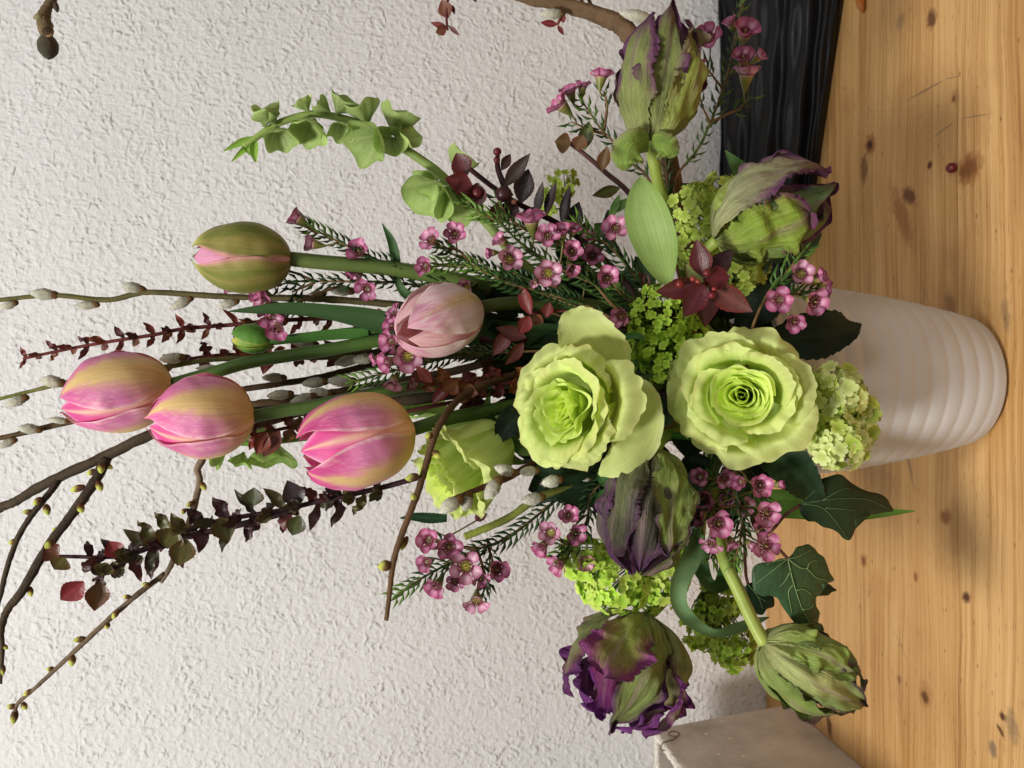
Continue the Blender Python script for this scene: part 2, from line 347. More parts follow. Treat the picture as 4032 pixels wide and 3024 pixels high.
gz = 0.152 + 0.010 * np.sin(gx * 55) * np.cos(gy * 48) + RNG.normal(0, 0.0022, gx.shape)
so = mk('soil', np.stack([gx, gy, gz], -1).reshape(-1, 3), grid_faces(60, 60), M_SOIL, bx)
k = NT('rusty_wire'); k.put(k.out.inputs[0], k.a('BsdfPrincipled', Base__Color=L(96, 78, 56) + (1,), Roughness=0.6, Metallic=0.4)); M_WIRE = k.m
wp = [(XR1 - .006, .872, H - .012), (XR1 - .004, .872, H + .003), (XR1 + .003, .874, H + .001), (XR1 + .0042, .878, H - .012), (XR1 + .0052, .886, H - .022), (XR1 + .0055, .893, H - .024), (XR1 + .0055, .896, H - .016), (XR1 + .0045, .890, H - .011), (XR1 + .005, .883, H - .017)]
tube('wire_hook', [Vector(p) for p in wp], [.0008] * len(wp), M_WIRE, bx)
# ------------------------------------------------------------------ black folded cloth
k = NT('black_cloth')
tc = k.a('TexCoord').outputs['Object']
n = k.a('TexNoise', Vector=k.a('Mapping', Vector=tc, Scale=(12.0, 60.0, 60.0)), Scale=1.0, Detail=4.0).outputs[0]
b = k.a('BsdfPrincipled', Base__Color=L(15, 15, 17) + (1,), Roughness=0.42, Normal=k.a('Bump', Strength=0.4, Distance=0.004, Height=n)); b.inputs['Specular IOR Level'].default_value = 0.22
k.put(k.out.inputs[0], b); M_CLOTH = k.m
nu, nv = 150, 120; V = []
for i in range(nu):
    x = 0.10 + 0.55 * i / (nu - 1); e = sst(0.0, 0.12, (x - 0.10)) * 0.35 + 0.65
    yf = np.interp(x, [.1, .27, .427, .65], [.905, .849, .800, .77])
    for j in range(nv):
        q = j / (nv - 1)
        # profile: table front -> bulge -> top at wall
        prof = spline([(yf + .002, 0.0008), (yf - .003, .010), (yf + .012, .027), (yf + .045, .043), (yf + .085, .058), (.962, .0675), (.985, .066), (.990, .0008)], 12) if j == 0 else prof
        n_ = len(prof) - 1; a = q * n_; ia = min(int(a), n_ - 1); p = prof[ia] * (1 - (a - ia)) + prof[ia + 1] * (a - ia)
        fold = 0.0048 * math.sin(q * 34 + 2.6 * math.sin(x * 9) + x * 7) + 0.0030 * math.sin(q * 71 - x * 23 + 1.3) + 0.002 * math.sin(x * 60 + q * 20)
        fold *= float(sst(0.0, 0.06, q) * sst(1.0, 0.86, q))
        V.append((x, min(p[0] - fold * 0.7, .994), max(p[1] * e + fold * 0.75, 0.0006)))
cl = mk('black_cloth', V, grid_faces(nu, nv), M_CLOTH); tag(cl, 'black shiny cloth lying in long folds against the wall on the table', 'cloth')
# ------------------------------------------------------------------ berry and dry crumb on the table
def blob(c, rx, ry, rz, M=None, nu=12, nv=10, noise=0.0):
    V = []
    for i in range(nv + 1):
        th = math.pi * i / nv
        for j in range(nu):
            a = 2 * math.pi * j / nu; s = 1 + rnd(-noise, noise)
            V.append((rx * math.sin(th) * math.cos(a) * s, ry * math.sin(th) * math.sin(a) * s, -rz * math.cos(th) * s))
    V = np.array(V)
    V = xf(M, V) if M is not None else V + np.array(c)
    return V, grid_faces(nv + 1, nu, True)
p = PT(3765, 662); bt = thing('berry', 'small dark red berry lying on the pine table', 'berry', p)
V, Fc = blob((p.x, p.y, 0.0046), .0046, .0046, .0046); mk('berry_skin', V, Fc, M_RED, bt, np.tile((120, 36, 44), (len(V), 1)), np.zeros((len(V), 3)))
V, Fc = blob((p.x - .001, p.y - .0035, 0.0065), .0011, .0011, .0011); mk('berry_crown', V, Fc, M_RED, bt, np.tile((196, 120, 110), (len(V), 1)), np.zeros((len(V), 3)))
p = PT(3402, 10); bt = thing('dry_petal', 'tiny orange brown dried petal lying beside the black cloth', 'petal', p)
s_ = spline([(p.x + .012, p.y + .006, .002, .0015), (p.x + .004, p.y + .001, .005, .0042), (p.x - .006, p.y - .002, .0035, .0032), (p.x - .011, p.y - .001, .001, .001)], 5)
V, Fc = tube_geo(s_[:, :3], s_[:, 3], 8, True, 0.25); V[:, 2] = np.maximum(V[:, 2], 0.0003); mk('petal_body', V, Fc, M_RED, bt, np.tile((190, 112, 44), (len(V), 1)), np.zeros((len(V), 3)))
# ------------------------------------------------------------------ plant generators
def vase_tail(p, spread=0.045, bottom=True):
    """points that lead a stem from p through the vase mouth to the vase floor"""
    d = Vector((p.x - VX, p.y - VY, 0)); l = d.length; d = d / l if l > 1e-6 else Vector((1, 0, 0))
    a = rnd(-0.5, 0.5); d = Vector((d.x * math.cos(a) - d.y * math.sin(a), d.x * math.sin(a) + d.y * math.cos(a), 0))
    q = min(l, rnd(0.6, 1.0) * spread)
    r1 = Vector((VX, VY, VH)) + d * q; r2 = Vector((VX, VY, 0.016)) - d * rnd(0.005, 0.034)
    return [r1, r2] if bottom else [r1]
def stem(t, pts, r0, r1, c0=(96, 122, 48), c1=(60, 86, 34), mat=None, name='stem', tail=True, bumps=0.0):
    pts = [Vector(p) for p in pts]
    if tail: pts = pts + vase_tail(pts[-1])
    n = len(pts); rad = [r0 + (r1 - r0) * i / (n - 1) for i in range(n)]
    return tube(name, pts, rad, mat or M_STEM, t, c0, c1, 9, 7, bumps)
def blade(name, rows, parent, col, mat, edge=None, nt=0, ns=7, cup=0.25, wave=0.0, saw=0.0, sawn=12, prof=None, px=True, back=None, thick=True, pvein=0.0, label=None):
    """leaf along a centre line. rows: (nx, ny, depth, half width px, roll) ; width from rows, or prof(t)*max when prof given"""
    R = []
    for q in rows:
        p = P(q[0], q[1], q[2]) if px else Vector(q[:3])
        hw = q[3] * mpp(q[0], q[2]) if px else q[3]
        R.append((p.x, p.y, p.z, hw, q[4] if len(q) > 4 else 0.0))
    s = spline(R, max(4, int(nt / max(1, len(R) - 1))) if nt else 7)
    C = s[:, :3]; W = np.maximum(s[:, 3], 0.00015); roll = s[:, 4]; n = len(C)
    T = np.gradient(C, axis=0); T /= np.linalg.norm(T, axis=1)[:, None] + 1e-12
    Vw = np.array(CAM) - C; Vw /= np.linalg.norm(Vw, axis=1)[:, None]
    S = np.cross(T, Vw); S /= np.linalg.norm(S, axis=1)[:, None] + 1e-9; N = np.cross(S, T)
    c, sn = np.cos(roll)[:, None], np.sin(roll)[:, None]; S, N = S * c + N * sn, N * c - S * sn
    ss = np.linspace(-1, 1, ns); tt = np.linspace(0, 1, n); ph = rnd(0, 6)
    V = np.zeros((n, ns, 3)); tg, sg = np.meshgrid(tt, ss, indexing='ij')
    sw = 1 - saw * ((tt * sawn) % 1.0)
    for j, q in enumerate(ss):
        ww = W * (sw if abs(q) > 0.9 else 1.0)
        wv = wave * W * abs(q) ** 1.5 * np.sin(tt * 15 + ph + q * 1.5)
        V[:, j] = C + S * (ww * q)[:, None] + N * (cup * W * q * q + wv)[:, None]
    cc = mixc(col, edge if edge is not None else col, sst(0.55, 1.0, np.abs(sg)) if edge is not None else sg * 0)
    if pvein: cc = mixc(cc, np.asarray(col) * 1.35 + 18, pvein * np.exp(-(sg / 0.12) ** 2))
    st = np.stack([sg, tg, np.full_like(tg, rnd(0, 9))], -1).reshape(-1, 3)
    V = V.reshape(-1, 3); f = grid_faces(n, ns)
    return mk(name, V, f, mat, parent, cc, st, label=label)
def flat_leaf(name, outline, y0, parent, col, mat, gx=0.0, gy=0.0, cup=0.0, thick=0.0006, veins=(), vcol=(150, 176, 120), cvary=0.0, sub=2, vr=0.00042):
    """leaf traced by its outline, standing at its own depth, tilted (gx, gy) and cupped, with thickness; veins are raised ridges"""
    import bmesh
    o = np.array(outline, float); cx, cy = o.mean(0); sc = mpp(cx, y0)
    def dep(x, y): return y0 + ((x - cx) * gx + (y - cy) * gy) * sc + cup * (((x - cx) ** 2 + (y - cy) ** 2) * sc * sc) / 0.04
    sp = o if len(o) > 40 else spline(list(o) + [o[0]], 3)[:-1]
    bm = bmesh.new(); vs_ = [bm.verts.new((q[0], q[1], 0)) for q in sp]
    bm.faces.new(vs_); bmesh.ops.triangulate(bm, faces=bm.faces[:])
    for _ in range(sub): bmesh.ops.subdivide_edges(bm, edges=[e for e in bm.edges if e.calc_length() > 22], cuts=1, use_grid_fill=True); bmesh.ops.triangulate(bm, faces=bm.faces[:])
    bm.verts.ensure_lookup_table()
    A = [(v.co.x, v.co.y) for v in bm.verts]; f = [tuple(v.index for v in q.verts) for q in bm.faces]; bm.verts.index_update()
    f = [tuple(v.index for v in q.verts) for q in bm.faces]; bm.free()
    V = np.array([P(x, y, dep(x, y)) for x, y in A])
    nrm = np.array(toward(Vector(V.mean(0))))
    n = len(V); V2 = np.vstack([V, V - nrm * thick]); f2 = f + [tuple(i + n for i in q)[::-1] for q in f]
    cnt = {}
    for q in f:
        for i in range(3): cnt[(q[i], q[(i + 1) % 3])] = 1
    for (a, b) in list(cnt):
        if (b, a) not in cnt: f2.append((b, a, a + n, b + n))
    d = np.linalg.norm((np.array(A) - [cx, cy]), axis=1); d = np.concatenate([d, d]) / d.max()
    lf = mk(name, V2, f2, mat, parent, mixc(col, np.asarray(col) * (1 - cvary), sst(.4, 1, d)), np.concatenate([np.array(A), np.array(A)])[:, [0, 1, 1]] / 200.0)
    for v in veins:
        pts = [P(x, y, dep(x, y) - 0.0004) for x, y in v]
        tube('vein', pts, [vr * (1 - 0.65 * i / (len(pts) - 1)) for i in range(len(pts))], M_LEAF, lf, vcol, vcol, 5, 4)
    return lf
# ---- tulips
def vnoise(u, v, seed=0):
    """smooth value noise on two arrays"""
    tab = np.random.default_rng(seed + 77).uniform(-1, 1, (64, 64)); i, j = np.floor(u).astype(int), np.floor(v).astype(int); a, b = u - i, v - j
    a, b = a * a * (3 - 2 * a), b * b * (3 - 2 * b); g = lambda x, y: tab[x % 64, y % 64]
    return (g(i, j) * (1 - a) + g(i + 1, j) * a) * (1 - b) + (g(i, j + 1) * (1 - a) + g(i + 1, j + 1) * a) * b
EGG_T = [0, .04, .12, .25, .4, .55, .7, .82, .92, 1.0]
EGG_R = [.10, .42, .70, .90, .99, 1.0, .90, .72, .50, .26]
_e = spline(list(zip([0, .05, .14, .27, .42, .56, .70, .82, .92, 1.0], [.12, .46, .72, .91, .995, .99, .89, .71, .47, .17])), 10)
EGG_T, EGG_R = _e[:, 0], _e[:, 1]
def tulip_petal(M, parent, L_, R_, phi, amax, colf, rs=1.0, tmax=1.0, prof=(EGG_T, EGG_R), ruffle=0.0, fringe=0.0, mid=0.0, flare=0.0, tipp=3.0, nt=34, ns=41, seed=None, mat=None, notch=0.0, curl=0.0, name='petal', wob=0.0, tip_out=0.0):
    rg = np.random.default_rng(seed if seed is not None else random.randint(0, 9999))
    t = np.linspace(0, 1, nt); s = np.linspace(-1, 1, ns); tg, sg = np.meshgrid(t, s, indexing='ij')
    wid = (0.78 + 0.22 * sst(0, .3, t)) * np.clip(1 - t ** tipp, 0, 1) ** 0.55
    if fringe:
        kx = np.linspace(0, 1, 11); fr, fl = [np.interp(t + rg.normal(0, .004, nt), kx, rg.uniform(1 - fringe, 1, 11)) * (1 - .55 * fringe * rg.uniform(0, 1, nt) * (rg.uniform(0, 1, nt) > .4)) for _ in range(2)]
        wl = np.where(sg > 0, fr[:, None], fl[:, None]); wl = 1 - (1 - wl) * np.abs(sg) ** 3
    else: wl = 1.0
    wid = np.maximum(wid, 0.015)
    r = np.interp(tg * tmax, prof[0], prof[1]) * R_ * rs
    r = r * (1 + curl * sg ** 2 * tg) + flare * R_ * tg ** 2 + tip_out * R_ * sst(.7, 1, tg)
    r = r + mid * R_ * np.exp(-(sg / .12) ** 2) * (1 - tg * .5)
    zlen = L_ * tmax * (tg - notch * np.abs(sg) ** 2 * sst(.5, 1, tg) * .3)
    p1, p2, p3 = rg.uniform(0, 6.28, 3)
    if ruffle:
        amp = ruffle * R_ * (np.abs(sg) ** 1.6) * sst(.05, .4, tg)
        r = r + amp * (np.sin(tg * 17 + p1 + sg * 2) + .6 * np.sin(tg * 31 + p2 - sg * 3))
        zlen = zlen + amp * .5 * np.sin(tg * 14 + p3)
    if fringe: r = r + R_ * (.05 * vnoise(sg * 4 + 9, tg * 7, int(p1 * 100)) + .035 * vnoise(sg * 9, tg * 15, int(p2 * 100)) * sst(.2, .7, np.abs(sg)))
    if wob: r = r + wob * R_ * (np.sin(sg * 3.2 + p1 + tg * 3) * np.sin(tg * 6 + p2))
    a = phi + sg * amax * wid[:, None] * wl
    V = np.stack([r * np.cos(a), r * np.sin(a), zlen], -1).reshape(-1, 3)
    st = np.stack([sg, tg, np.full_like(tg, rg.uniform(0, 9))], -1).reshape(-1, 3)
    return mk(name, xf(M, V), grid_faces(nt, ns), mat or M_PETAL, parent, colf(tg, sg), st)
GOLD, PINK, HOT, PALE = (222, 194, 132), (216, 132, 174), (206, 68, 134), (244, 226, 212)
def feather(t, s, seed=0):      # fine slanting streaks that run from the midrib out to the edge
    return .6 * vnoise((t * 1.0 + np.abs(s) * -.35) * 38, np.abs(s) * 4 + (s > 0) * 9, seed) + .4 * vnoise(s * 26, t * 5, seed + 1)
def col_outer(t, s, gold=1.0, hot=0.6, w=.42):
    fz = feather(t, s, int(w * 100)); g = sst(w - .26, w + .22, np.abs(s) + 0.22 * t - 0.12 * (1 - t) + .13 * fz) * sst(.02, .40, t)
    c = mixc(GOLD, PINK, np.clip(g * 1.05, 0, 1)); c = mixc(c, HOT, np.clip(hot * g * sst(.4, .95, t + .2 * fz), 0, 1)); c = mixc(c, PALE, .6 * sst(.90, 1.0, np.abs(s) + .05 * fz))
    c = mixc(c, (206, 162, 98), .4 * np.exp(-(s / .16) ** 2) * (1 - t)); c = mixc(c, (242, 216, 206), np.clip(.75 * fz * g, 0, .7))
    return mixc(c, (204, 186, 100), .6 * sst(.14, 0, t))
def col_inner(t, s, hot=.8):
    fz = feather(t, s, 5); c = mixc((232, 196, 140), PINK, sst(.05, .4, t)); c = mixc(c, HOT, np.clip(hot * sst(.3, .8, t + .2 * fz) * sst(1, .5, np.abs(s)), 0, 1))
    c = mixc(c, (238, 204, 168), .85 * np.exp(-(s / .13) ** 2)); return mixc(c, PALE, .5 * sst(.85, 1, np.abs(s)))
def tulip(label, base, tip, R_, roll, stempts, cin=col_inner, cout=col_outer, grp=None, opening=0.0, sr=.0048, sc=(74, 104, 40), outer=(0, 1, 2), inner=True, amax=1.03, t_in=.96, leaves=(), sc1=None, curl=0.0):
    B, T = P(*base), P(*tip); M = frame(B, T, roll); L_ = (T - B).length
    t = thing('tulip', label, 'tulip', B, grp)
    for k_ in range(3):
        if inner: tulip_petal(M, t, L_, R_, (k_ + .5) * 2.094, amax * .95, cin, rs=.91, tmax=t_in, ruffle=.03, flare=opening * .4, wob=.015)
    for k_ in outer:
        tulip_petal(M, t, L_, R_, k_ * 2.094 + rnd(-.08, .08), amax * rnd(.93, 1.03), cout, rs=(1.0, 1.035, .985)[k_], tmax=rnd(.95, 1.03), tip_out=rnd(-.06, .13), ruffle=.02, flare=opening, tipp=3.6, curl=curl + .05, wob=.03)
    stem(t, [B + (T - B) * .015] + [P(*q) for q in stempts], sr, sr * 1.15, sc, sc1 or (70, 96, 40))
    for lf in leaves: blade('leaf', lf[0], t, lf[1], M_LEAF, nt=36, cup=lf[2] if len(lf) > 2 else .3, ns=9)
    return t
# ---- parrot tulips
def pcol(green=(150, 172, 70), mid=(128, 122, 92), edge=(122, 52, 118), e0=.45, te=.55, dark=1.0, vivid=0.0):
    edge = np.asarray(edge) * (.62 + .38 * vivid) + np.array((116, 92, 98)) * .38 * (1 - vivid); sd = int(sum(green) + sum(mid))
    def f(t, s):
        a = np.abs(s); fz = feather(t, s, sd); lo = vnoise(s * 2.2, t * 3.0, sd + 3)
        c = mixc(np.asarray(green) * 1.02, mid, np.clip(sst(.2, .85, a + .18 * fz + .2 * lo) * sst(.1, .6, t) + .5 * sst(te, 1, t), 0, 1))
        c = mixc(c, (208, 208, 146), .55 * sst(.24, 0, t + .1 * fz)); c = mixc(c, (158, 126, 136), .55 * np.exp(-((s - .1) / .10) ** 2) * sst(.15, .6, t))
        c = mixc(c, (196, 200, 128), np.clip(.5 * fz * sst(.9, .2, t), 0, .5)); c = mixc(c, (92, 92, 58), np.clip(-.45 * fz - .15, 0, .5))
        k2 = (sst(.80, 1, a + .12 * t + .12 * fz) * sst(.2, .6, t) + sst(.86, 1, t) * .9) * e0 * 1.8 if e0 < .5 else sst(.66, 1, a + .2 * t + .16 * fz) * sst(.15, .5, t) + sst(.74, 1, t + .1 * fz)
        return mixc(c, edge, np.clip(k2, 0, 1))
    return f
def parrot(label, base, tip, R_, roll, stempts, petals, cf, cf_in=None, sr=.0045, sc=(142, 160, 70), grp=None, stub=None, extra=()):
    B, T = P(*base), P(*tip); M = frame(B, T, roll); L_ = (T - B).length
    t = thing('parrot_tulip', label, 'tulip', B, grp)
    for p in petals:
        d = dict(amax=.95, rs=1.0, tmax=1.0, ruffle=.09, fringe=.22, mid=.05, tipp=3.0, nt=76, ns=41, mat=M_PARROT, wob=.12, curl=.05); d.update({k2: v for k2, v in p.items() if k2 not in ('phi', 'c')})
        tulip_petal(M, t, L_, R_ * .95, p['phi'], colf=p.get('c', cf), tip_out=rnd(-.05, .14), **d)
    stem(t, [B + (T - B) * .02] + [P(*q) for q in stempts], sr, sr, sc, (110, 130, 56))
    return t, M, L_
# ---- roses
LIME, LIME_IN, LIME_D = (213, 227, 142), (228, 239, 136), (180, 203, 82)
def rose(label, base, tip, R_, H_, roll, stempts, n=30, seed=1, openness=1.0, big=(), leaves=(), twist=0.0, mess=1.0):
    rg = np.random.default_rng(seed); B, T = P(*base), P(*tip); M = frame(B, T, roll)
    t = thing('rose', label, 'rose', B)
    NC = n - 14
    tiers = [((i / max(1, NC - 1)) ** .85 * .38, i * 2.39996, 0) for i in range(NC)] + [(.48 + .022 * i, 1.1 + i * 2.39996, 1) for i in range(7)] + [(.80 + .028 * i, .4 + i * 1.7952, 2) for i in range(7)]
    ecc, eph = rg.uniform(.06, .14), rg.uniform(0, 6.28)
    def kn(m_, s_): return np.interp(s_, spline([(x,) for x in np.linspace(-1, 1, m_)], 6)[:, 0], spline([(x,) for x in rg.uniform(-1, 1, m_)], 6)[:, 0])
    for k_, (o, phi, tier) in enumerate(tiers):
        phi = phi + rg.uniform(-.2, .2) + seed
        vr_ = rg.uniform(.9, 1.1) if tier else 1.0
        core = np.array([(.03, .08), (.035 + .50 * o, .40), (.035 + .78 * o, .70), (.03 + .94 * o, .90 - .08 * (1 - o / .4)), (.03 + 1.10 * o, .985 - .08 * (1 - o / .4))])
        midp = np.array([(.05, .02), (.34, .20), (.42, .52), (.50 * vr_, .86), (.66 * vr_, .95)])
        outp = np.array([(.06, .0), (.46, .08), (.68, .38), (.86 * vr_, .68 - .1 * (1 - openness)), (1.08 * vr_, .66 - .12 * openness * rg.uniform(.2, 1.4))])
        if tier == 0: pr = core
        elif tier == 1: f_ = np.clip((o - .48) / .14, 0, 1); pr = midp * (1 - .35 * f_) + outp * .35 * f_ + np.array([[0, 0], [0, 0], [0, 0], [0, .03], [0, .04]])
        else: f_ = np.clip((o - .80) / .17, 0, 1); pr = midp * .42 * (1 - f_) + outp * (1 - .42 * (1 - f_))
        if openness < 1 and tier: pr[:, 0] = pr[:, 0] * (.72 + .28 * openness) ; pr[3:, 1] += .10 * (1 - openness)
        ps = spline(pr, 8); nt, ns = 28, 51; sp_ = np.linspace(0, 1, len(ps)); tt = np.linspace(0, 1, nt)
        rr = np.interp(tt, sp_, ps[:, 0]) * R_; zz = np.interp(tt, sp_, ps[:, 1]) * H_
        half = {0: 1.15 + 1.6 * (1 - o / .4), 1: .92, 2: .80}[tier] * rg.uniform(.94, 1.10)
        s = np.linspace(-1, 1, ns); tg, sg = np.meshgrid(tt, s, indexing='ij')
        out = 1 - {0: .08, 1: .22, 2: .26}[tier] * np.abs(sg) ** 2.4
        e1, e2, e3, e4 = rg.uniform(0, 6.28, 4); am = {0: .35, 1: .8, 2: 1.25}[tier]
        frill = am * (.040 * kn(6, sg) + .032 * kn(13, sg) + .022 * kn(24, sg))
        te = np.clip(tg * (out + frill * sst(.3, 1, tg)), 0, 1.1)
        r = np.interp(te, tt, rr) + np.clip(te - 1, 0, 1) * R_ * .7; z = np.interp(te, tt, zz)
        wv = R_ * .040 * am * sst(.45, 1, tg)
        r = r + wv * (1.1 * kn(4, sg) * (.4 + np.abs(sg)) + .55 * kn(11, sg))
        z = z + wv * (1.5 * kn(5, sg) + 1.0 * kn(12, sg) + .5 * kn(22, sg) * sst(.7, 1, tg))
        if tier == 0: r = r * (1 + .10 * mess * kn(5, sg) * sst(.3, 1, tg)) + R_ * .012 * mess * kn(7, sg) * tg; z = z + H_ * .035 * mess * kn(6, sg) * sst(.4, 1, tg)
        r = r * (1 + .05 * sg)                        # one edge tucked under its neighbour
        a = phi + sg * half * (.5 + .5 * sst(0, .5, tg)) + twist * tg
        r = r * (1 + ecc * np.cos(2 * (a - eph)) * (1 - .6 * o))
        V = np.stack([r * np.cos(a), r * np.sin(a), z], -1).reshape(-1, 3)
        c = mixc(LIME, LIME_IN, np.full_like(tg, max(0, 1 - o * 1.6))); c = mixc(c, LIME_D, np.clip(.45 * sst(.55, 0, tg), 0, 1)); c = mixc(c, (226, 234, 160), .55 * sst(.9, 1.0, tg))
        if tier == 2: c = mixc(c, (206, 212, 140), .35 * sst(.3, .9, tg))
        if tier: c = mixc(c, (184, 168, 96), np.clip(.5 * sst(.93, 1, tg) * sst(.1, .8, kn(9, sg)) + .22 * sst(.35, .9, kn(4, sg)) * sst(.5, 1, tg), 0, 1))
        st = np.stack([sg, tg, np.full_like(tg, k_)], -1).reshape(-1, 3)
        mk('petal', xf(M, V), grid_faces(nt, ns), M_ROSE, t, c, st)
    for rows, cup_ in big: blade('petal', rows, t, (204, 217, 134), M_ROSE, (218, 226, 156), nt=80, cup=cup_, ns=25, wave=.20, saw=.07, sawn=9)
    # sepals and hip
    V, Fc = blob(None, R_ * .2, R_ * .2, R_ * .22, M @ Matrix.Translation((0, 0, -R_ * .1))); mk('hip', V, Fc, M_STEM, t, np.tile((92, 120, 48), (len(V), 1)), np.zeros((len(V), 3)))
    for k_ in range(5):
        a = k_ * 1.2566; q = [(M @ Vector((R_ * .16 * math.cos(a), R_ * .16 * math.sin(a), 0)), .003), (M @ Vector((R_ * .42 * math.cos(a), R_ * .42 * math.sin(a), R_ * .05)), .0042), (M @ Vector((R_ * .62 * math.cos(a), R_ * .62 * math.sin(a), -R_ * .10)), .0024), (M @ Vector((R_ * .78 * math.cos(a), R_ * .78 * math.sin(a), -R_ * .30)), .0003)]
        blade('sepal', [tuple(p) + (w_, 0) for p, w_ in q], t, (88, 116, 52), M_LEAF, px=False)
    stem(t, [B, B - (T - B).normalized() * .02] + [P(*q) for q in stempts], .0038, .0042, (78, 104, 46), (64, 88, 40))
    for rows, col in leaves: blade('leaf', rows, t, col, M_DARKLEAF, nt=60, saw=.10, sawn=13, cup=.22, ns=9, wave=.08, pvein=.4)
    return t
# ---- waxflower
def wax_meshes(pale=0.0, eye=((92, 84, 40), (104, 44, 46))):
    """unit blossom (outer radius 1, looking along +z): petal, cup with disc, stamens"""
    tt = np.linspace(0, 1, 7); ss = np.linspace(-1, 1, 7); tg, sg = np.meshgrid(tt, ss, indexing='ij')
    w = .47 * np.sqrt(np.clip(1 - ((tg - .56) / .50) ** 2, .10, 1)); rad = .36 + .70 * tg - .04 * sg ** 2
    x = rad; y = sg * w; z = .08 + .42 * tg - .16 * tg ** 2 + .50 * (sg * w) ** 2 * 2.2 * (.4 + tg)
    c = mixc((116, 42, 70), (178, 94, 132), sst(.0, .3, tg)); c = mixc(c, (216, 172, 194), .75 * np.exp(-((tg - .42) / .2) ** 2) * sst(.9, .2, np.abs(sg)))
    c = mixc(c, (232, 208, 214), np.full_like(tg, pale) * sst(.1, .4, tg)); c = mixc(c, (160, 76, 116), .75 * sst(.74, 1, np.maximum(tg, np.abs(sg))))
    st = np.stack([sg, tg, tg * 0], -1).reshape(-1, 3)
    pet = mesh_from('waxflower_petal', np.stack([x, y, z], -1).reshape(-1, 3), grid_faces(7, 7), M_WAX, c, st)
    prof = [(.0, .02), (.30, .0), (.42, .10), (.46, .13), (.43, .02), (.30, -.38), (.16, -.72), (.07, -.95)]; n = 12
    V = np.array([(r * math.cos(2 * math.pi * j / n), r * math.sin(2 * math.pi * j / n), z) for r, z in prof for j in range(n)])
    cc = np.array([{0: eye[0], 1: eye[1], 2: (150, 60, 84), 3: (196, 150, 150), 4: (150, 138, 80)}.get(i, (112, 118, 54)) for i in range(len(prof)) for j in range(n)])
    cup = mesh_from('waxflower_cup', V, grid_faces(len(prof), n, True), M_WAX, cc, np.zeros((len(V), 3)))
    V, Fc, C = [], [], []
    for j in range(10):
        a = 2 * math.pi * j / 10; p0 = np.array([.38 * math.cos(a), .38 * math.sin(a), .1]); p1 = np.array([.27 * math.cos(a + .1), .27 * math.sin(a + .1), .30])
        v, f = tube_geo([p0, (p0 + p1) / 2 + [0, 0, .03], p1], [.03, .025, .055], 5); Fc += [tuple(i + len(V) for i in q) for q in f]; V += v.tolist(); C += [(214, 170, 160)] * 10 + [(70, 34, 30)] * 5
    v, f = tube_geo([np.array([0, 0, 0]), np.array([.01, 0, .2]), np.array([0, .01, .38])], [.035, .03, .04], 5); Fc += [tuple(i + len(V) for i in q) for q in f]; V += v.tolist(); C += [(190, 176, 110)] * 15
    sta = mesh_from('waxflower_stamens', V, Fc, M_WAX, C, np.zeros((len(V), 3)))
    return pet, cup, sta
WAXV = [wax_meshes(), wax_meshes(.45, ((188, 178, 70), (150, 140, 66))), wax_meshes(.15, ((120, 100, 44), (96, 48, 44)))]
